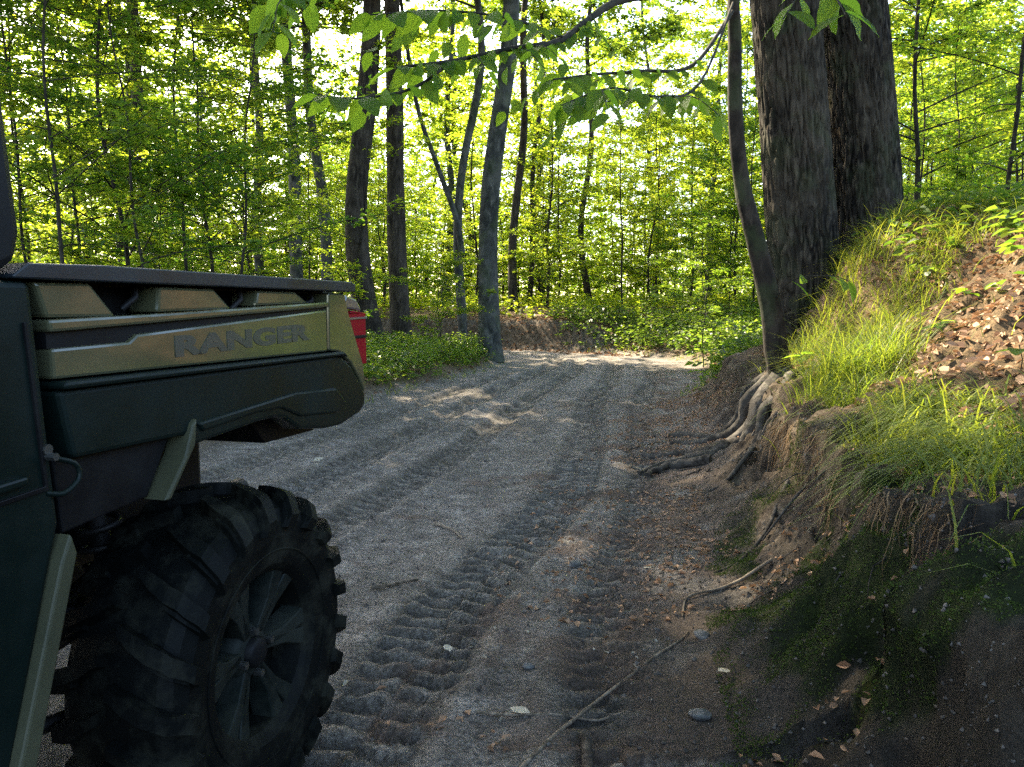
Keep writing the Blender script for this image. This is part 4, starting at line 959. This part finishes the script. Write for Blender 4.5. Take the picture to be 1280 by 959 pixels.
tuft(2.36, 6.0, 460, .42, .16, 11, 'green grass tuft right against the foot of the left trunk of the twin tree', droop=(.3, 1.))
tuft(2.75, 6.2, 460, .42, .18, 12, 'green grass tuft below the seam between the twin trunks', droop=(.3, 1.))
# fine roots poking out of the broken soil
r_ = np.random.default_rng(55); P = scatter(420, .8, 2.2, 1.8, 6.2, 56, lambda x, y, e, l, r: (e > .3) & (e < .72)); P = on_bank(P); mb = MB()
for q in P:
    L_ = r_.uniform(.08, .32); d_ = np.array([-r_.uniform(.15, .8), r_.normal(0, .5), 0]); t_ = np.linspace(0, 1, 7)[:, None]
    pp = q + np.array([.03, 0, 0]) + d_ * L_ * t_ + np.array([0, 0, -1.]) * L_ * t_ ** 1.6 * r_.uniform(.3, 1.) + r_.normal(0, .006, (7, 3)); pp[:, 2] = np.maximum(pp[:, 2], height(pp[:, 0] + .05, pp[:, 1], False) * .6)
    tube(mb, pp, np.linspace(r_.uniform(.0015, .005), .0007, 7), 4, False)
tag(obj('rootlets', mb, M['root'], None, True), 'fine dark roots poking out of the broken soil of the bank', 'roots', None, 'stuff')
# general grass on the bank
r_ = np.random.default_rng(31)
P = scatter(42000, 1.8, 7, 3.4, 9.0, 9, lambda x, y, e, l, r: (e > 1.0) & (r.uniform(size=len(x)) < np.where(y > 5.2, .8, .05) * ss(-.35, .35, nz(x, y, 1.4, 5.) + .35 * ss(1.9, 3.1, e))))
P2 = scatter(9000, .6, 2.6, 1.3, 3.8, 90, lambda x, y, e, l, r: (e > .66) & (e < 1.25) & (r.uniform(size=len(x)) < ss(-.3, .3, nz(x, y, 2.4, 4.)) * ss(1.3, .8, e))); P = np.concatenate([P, P2])
mb = MB(); n = len(P); blades(mb, P, r_.uniform(0, 6.28, n), r_.uniform(.12, .38, n), r_.uniform(.05, .5, n), r_.uniform(.0018, .0036, n), r_.uniform(.4, 1.2, n), 3)
tag(obj('grass', mb, M['grass']), 'green grass growing over the upper bank below the twin trunks', 'grass', None, 'stuff')
# grass of the verges
P = scatter(30000, -6, 6, 7, 20, 10, lambda x, y, e, l, r: (((l > -.1) & (l < 1.6)) | ((e > -.05) & (e < .9) & (y > 9.5))) & (nz(x, y, 1.2, 8.) > -.2))
mb = MB(); n = len(P); blades(mb, P, r_.uniform(0, 6.28, n), r_.uniform(.06, .22, n), r_.uniform(.05, .5, n), r_.uniform(.002, .005, n), r_.uniform(.3, 1.0, n), 2)
tag(obj('grass', mb, M['grass']), 'thin short grass along both edges of the track', 'grass', None, 'stuff')
# dry grass and fine roots hanging below the lip
P = scatter(16000, .6, 2.4, 1.6, 4.6, 11, lambda x, y, e, l, r: (e > .60) & (e < .80) & (((y > 3.0) & (y < 3.9)) | (y < 2.3) | (nz(x, y, 2.2, 1.) > .3)) & (pn(x * 9, y * 9, 3.) > -.1))[:4200]
P = on_bank(P, .005); mb = MB()
for q in P:
    L_ = r_.uniform(.06, .30); t_ = np.linspace(0, 1, 6)[:, None]; az = math.pi + r_.normal(0, .7)
    pp = q + np.array([math.cos(az), math.sin(az), 0]) * L_ * r_.uniform(.15, .5) * t_ ** .7 + np.array([0, 0, -1.]) * L_ * t_ ** 1.3 + np.array([0, 0, .02]) * np.sin(t_ * 3.1) + r_.normal(0, .005, (6, 3))
    sd_ = np.array([-math.sin(az), math.cos(az), 0]) * r_.uniform(.0008, .0018); w_ = (1 - t_ ** 2)
    V_ = np.stack([pp - sd_ * w_, pp + sd_ * w_], 1).reshape(-1, 3); mb.add(V_, np.array([[2 * i, 2 * i + 1, 2 * i + 3, 2 * i + 2] for i in range(5)]))
tag(obj('dry_grass', mb, M['dry_grass']), 'straw-coloured dead grass and fine roots hanging from the bank lip', 'dry grass', None, 'stuff')
# moss cushions
P = scatter(260000, .2, 2.2, .8, 3.6, 12, lambda x, y, e, l, r: (e > .12) & (e < 1.2) & (fbm(x * 4, y * 4, 9.5, 3) + .18 * ss(3.0, 2.0, y) > .14 + .25 * r.uniform(size=len(x)))); n = len(P)
P = on_bank(P)
mb = MB(); az = r_.uniform(0, 6.28, n); D = np.c_[np.cos(az), np.sin(az), r_.uniform(.2, 1.2, n)]; leaves(mb, P + np.c_[np.zeros((n, 2)), r_.uniform(-.004, .01, n)], D, r_.normal(0, 1, (n, 3)), r_.uniform(.004, .010, n), r_.uniform(.0025, .005, n))
tag(obj('moss', mb, M['moss']), 'dark green moss on the shaded face of the bank', 'moss', None, 'stuff')
# dead leaf litter
def litter(n, cond, x0, x1, y0, y1, seed, size, label, matn='litter', zoff=.006):
    P = scatter(n, x0, x1, y0, y1, seed, cond); r_ = np.random.default_rng(seed); n = len(P); mb = MB(); P[:, 2] = height(P[:, 0], P[:, 1], True) + zoff
    az = r_.uniform(0, 6.28, n); D = np.c_[np.cos(az), np.sin(az), r_.normal(0, .35, n)]
    nrm = np.c_[np.zeros(n), np.zeros(n), np.ones(n)] + r_.normal(0, .55, (n, 3)); nrm[:, 0] -= .5 * (P[:, 0] > 1.5)
    L = size * r_.uniform(.5, 1.2, n); leaves(mb, P, D, nrm, L, L * r_.uniform(.45, .8, n), .3, hexa=True)
    return tag(obj('leaf_litter', mb, M[matn]), label, 'dead leaves', None, 'stuff')
litter(22000, lambda x, y, e, l, r: (e > .78) & (e < 4.5), 1.5, 6, 2.0, 7.5, 13, .047, 'brown and pinkish dead leaves carpeting the sunlit slope of the bank')
litter(9000, lambda x, y, e, l, r: (l > .1) | ((e > .1) & (y > 9)), -9, 9, 6.5, 24, 14, .085, 'brown dead leaves lying under the plants of the forest floor')
litter(15000, lambda x, y, e, l, r: (e > -1.0) & (e < .9) & (nz(x, y, 1.1, 2.) > -.05) & (r.uniform(size=len(x)) < ss(-1.0, .2, e)), -.4, 2.2, 1.5, 10, 15, .030, 'brown leaf crumbs scattered at the right side of the track')
litter(700, lambda x, y, e, l, r: (e < .0) & (l < .1), -2.5, 3.5, 1.5, 16, 16, .020, 'pale leaf scraps scattered over the track', 'pale_leaf')
litter(3500, lambda x, y, e, l, r: (e > -.6) & (e < 1.3), -3, 3.5, 17.5, 23, 18, .10, 'dead leaves gathered under the far embankment at the bend')
# larger dead leaves one by one on the bank
def dead_leaf_mesh(k):
    r_ = np.random.default_rng(300 + k); n = 6; t = np.linspace(0, 1, n); w_ = np.sin(np.pi * t ** .9) * .3 * (1 + .25 * np.sin(t * 17 + k)); w_[0] = w_[-1] = .01
    c = r_.uniform(-.35, .35); mid = np.c_[0 * t, t, c * (t - .5) ** 2]; f = r_.uniform(-.1, .6)
    V = np.concatenate([mid, mid + np.c_[w_, .03 * np.sin(t * 11), w_ * f], mid + np.c_[-w_, .03 * np.cos(t * 9), w_ * f * .7]]); F = []
    for i in range(n - 1): F += [(i, n + i, n + i + 1, i + 1), (i, i + 1, 2 * n + i + 1, 2 * n + i)]
    mb = MB(); mb.add(V, F); return mb
DL = [dead_leaf_mesh(k).mesh('dead_leaf', M['litter'], True) for k in range(5)]
DP = dead_leaf_mesh(9).mesh('pale_leaf', M['pale_leaf'], True)
r_ = np.random.default_rng(66)
P = scatter(900, 1.75, 3.3, 2.5, 4.9, 19, lambda x, y, e, l, r: (e > .85) & (e < 2.4))[:240]
zz = height(P[:, 0], P[:, 1], True)
for k in range(len(P)):
    o = bpy.data.objects.new('dead_leaf', DL[k % 5]); COL.objects.link(o); o.parent = ground
    s = r_.uniform(.04, .075); o.scale = (s, s, s); o.location = (P[k, 0], P[k, 1], zz[k] + .015); o.rotation_euler = (r_.uniform(-.4, .4), r_.uniform(-1.1, -.2), r_.uniform(0, 6.28))
for (x, y, s, lab) in [(-1.38, 5.56, .09, 'white dead leaf lying on the track beyond the rear wheel'), (-.22, 2.45, .05, 'torn pale leaf lying across tyre marks in the foreground'), (.62, 2.1, .05, 'pale leaf lying in the bottom right of the track'),
                       (.56, 3.2, .05, 'small pale leaf on the track right of the pale stone'), (.05, 2.0, .07, 'flat pale leaf beside the short cut branch')]:
    o = link('fallen_leaf', DP, None, (x, y, gz(x, y, True) + .012), (r_.uniform(-.3, .3), r_.uniform(-.3, .3), r_.uniform(0, 6))); o.scale = (s, s, s); tag(o, lab, 'fallen leaf')

# seedlings with broad leaves on the slope
def seedling(x, y, h, n, L, seed, label):
    r_ = np.random.default_rng(seed); z = gz(x, y); e = empty('seedling', (x, y, z)); mb = MB(); tube(mb, [(0, 0, -.02), (.01, 0, h * .6), (0, .01, h)], [.003, .002, .002], 5); obj('stem', mb, M['bark_thin'], e, True)
    for k in range(n):
        az = 2 * math.pi * k / n + r_.uniform(-.3, .3); o = link('leaf', LEAF_MESHES[k % 4], e, (0, 0, h * r_.uniform(.75, 1)), (r_.uniform(-.1, .4), r_.uniform(-.2, .2), az)); s = L * r_.uniform(.8, 1.2); o.scale = (s, s, s)
    tag(e, label, 'plant')
seedling(2.55, 4.35, .16, 5, .10, 1, 'broad-leaved seedling standing in the dead leaves at the upper edge of the sunlit patch')
seedling(2.25, 4.05, .12, 5, .10, 2, 'low flat-leaved seedling in the dead leaves right of the big grass tuft')
seedling(1.95, 2.95, .14, 5, .12, 3, 'green broad-leaved seedling at the top of the shaded grass by the right edge')
seedling(1.92, 5.1, .22, 5, .12, 4, 'bright leafy seedling against the foot of the curved tree')
seedling(2.75, 3.95, .14, 5, .11, 5, 'seedling in the dead leaves near the right edge of the picture')

# ------------------------------------------------------------------ small things on the track
def on_ground(pts, r0, r1, n=26, lift=1.5):
    p = spline([(a, b, 0) for a, b in pts], n); rr = np.linspace(r0, r1, n); h = height(p[:, 0], p[:, 1], True)
    h = np.convolve(np.pad(h, 4, mode='edge'), np.ones(9) / 9, 'valid'); p[:, 2] = h + rr * lift; return p, rr
def stick(name, pts, r0, r1, label, matn='twig', cat='stick'):
    p, rr = on_ground(pts, r0, r1); c = p[0].copy(); mb = MB(); tube(mb, p - c, rr, 8, True, .2, r0 * 500); o = obj(name, mb, M[matn], None, True, loc=tuple(c)); tag(o, label, cat); return o
stick('stick', [(-.02, 1.68), (.12, 1.92), (.26, 2.12), (.42, 2.30), (.55, 2.44), (.60, 2.52)], .0062, .003, 'long thin stick lying diagonally across the foreground of the track')
stick('branch_stub', [(.175, 1.62), (.185, 1.76), (.19, 1.91)], .015, .015, 'short thick grey piece of branch at the bottom of the track', 'root', 'branch')
stick('stick', [(-.56, 2.96), (-.48, 3.0), (-.38, 3.04)], .009, .003, 'short dark stick lying right of the rear wheel')
stick('stick', [(-.1, 2.02), (.05, 2.0), (.2, 2.01), (.3, 2.03)], .004, .003, 'thin straight twig lying beside the flat pale leaf')
stick('stick', [(-.40, 3.92), (-.30, 3.80), (-.24, 3.66)], .008, .004, 'small forked stick in the middle of the track')
stick('stick', [(1.02, 2.9), (.8, 2.8), (.66, 2.78), (.6, 2.62)], .007, .003, 'dark root-like stick lying along the foot of the bank')
def hang(pts, r0, r1, label):
    p = spline(pts, 20); c = p[0].copy(); mb = MB(); tube(mb, p - c, np.linspace(r0, r1, 20), 8, True, .2, 3); o = obj('hanging_root', mb, M['root'], None, True, loc=tuple(c)); tag(o, label, 'root')
hang([(1.34, 2.52, .54), (1.22, 2.42, .47), (1.19, 2.40, .36), (1.16, 2.37, .23), (1.13, 2.36, .17)], .013, .009, 'pale root hanging straight down before the mossy bank')
hang([(1.62, 4.1, .56), (1.44, 4.0, .44), (1.42, 3.95, .30), (1.26, 3.88, .16)], .022, .010, 'curved bare root looping out of the soil under the sunlit grass')
hang([(1.40, 3.6, .46), (1.22, 3.4, .30), (1.08, 3.2, .17), (.92, 3.05, .09), (.78, 3.0, .05)], .012, .005, 'long dark root running down the bank foot towards the track')
hang([(1.42, 3.35, .46), (1.20, 3.2, .32), (1.04, 3.12, .16)], .008, .004, 'thin dark root crossing the long one on the bank foot')

def rock(x, y, s, seed, label, name='stone', grp=None, matn='stone', sink=.3):
    r_ = np.random.default_rng(seed); nu, nv = 22, 14; mb = MB(); V = []
    for j in range(nv + 1):
        ph = math.pi * j / nv
        for i in range(nu):
            t = 2 * math.pi * i / nu; V.append((math.sin(ph) * math.cos(t), math.sin(ph) * math.sin(t), math.cos(ph)))
    V = np.array(V); V = V * (1 + .28 * pn(V[:, 0] * 1.1 + seed, V[:, 1] * 1.1, V[:, 2] * 1.1) + .07 * pn(V[:, 0] * 4 + seed, V[:, 1] * 4, V[:, 2] * 4))[:, None] * np.array([1, .7, .5]) * s
    mb.add(V, [(j * nu + i, j * nu + (i + 1) % nu, (j + 1) * nu + (i + 1) % nu, (j + 1) * nu + i) for j in range(nv) for i in range(nu)][::-1])
    o = obj(name, mb, M[matn], None, True, loc=(x, y, gz(x, y, True) + s * sink)); o.rotation_euler = (0, 0, seed); tag(o, label, 'stone', grp); return o
rock(.27, 3.24, .032, 1, 'pale stone lying in the middle of the track')
rock(.62, 2.42, .03, 2, 'dark stone right of the long thin stick')
rock(.5, 1.95, .03, 3, 'dark lump of stone near the bottom of the track')
rock(.05, 2.3, .02, 6, 'small dark stone left of the long thin stick')
# loose crumbs of earth and gravel
def crumbs(n, x0, x1, y0, y1, seed, cond, s0, s1, matn, label):
    P = scatter(n, x0, x1, y0, y1, seed, cond, 1.4); r_ = np.random.default_rng(seed); n = len(P); s = s0 + (s1 - s0) * r_.uniform(size=n) ** 3; P = on_bank(P); P[:, 2] += s * .3
    oc = np.array([(1, 0, 0), (-1, 0, 0), (0, 1, 0), (0, -1, 0), (0, 0, 1), (0, 0, -1)], float); f = np.array([(0, 2, 4), (2, 1, 4), (1, 3, 4), (3, 0, 4), (2, 0, 5), (1, 2, 5), (3, 1, 5), (0, 3, 5)])
    V = P[:, None, :] + (oc[None] + r_.normal(0, .25, (n, 6, 3))) * s[:, None, None]; mb = MB(); mb.add(V.reshape(-1, 3), (np.arange(n)[:, None, None] * 6 + f[None]).reshape(-1, 3))
    tag(obj('gravel', mb, M[matn]), label, 'gravel', None, 'stuff')
crumbs(19000, -2.6, 2.0, 1.4, 11, 41, lambda x, y, e, l, r: (e < .8) & (l < .2) & (fbm(x * 2, y * 2, 3., 2) > -.25), .0015, .0085, 'crumb', 'loose crumbs of dark earth scattered over the track')
crumbs(3500, -2.6, 2.0, 1.4, 12, 42, lambda x, y, e, l, r: (e < -.3) & (l < .2), .0012, .0045, 'stone', 'fine pale gravel scattered over the track')
crumbs(12000, .3, 2.0, .9, 6.5, 43, lambda x, y, e, l, r: (e > -.2) & (e < .75) & (y > 2.4 + .8 * r.uniform(size=len(x))), .0015, .009, 'soil_clod', 'clods of brown soil crumbled from the face of the bank')
crumbs(9000, .2, 2.0, .9, 3.4, 44, lambda x, y, e, l, r: (e > -.5) & (e < .9), .001, .0055, 'crumb', 'dark crumbs of damp earth at the foot of the mossy bank')
for o in [q for q in SAP + CAN + CANH if id(q) not in _used]:
    for c in list(o.children): bpy.data.objects.remove(c)
    bpy.data.objects.remove(o)
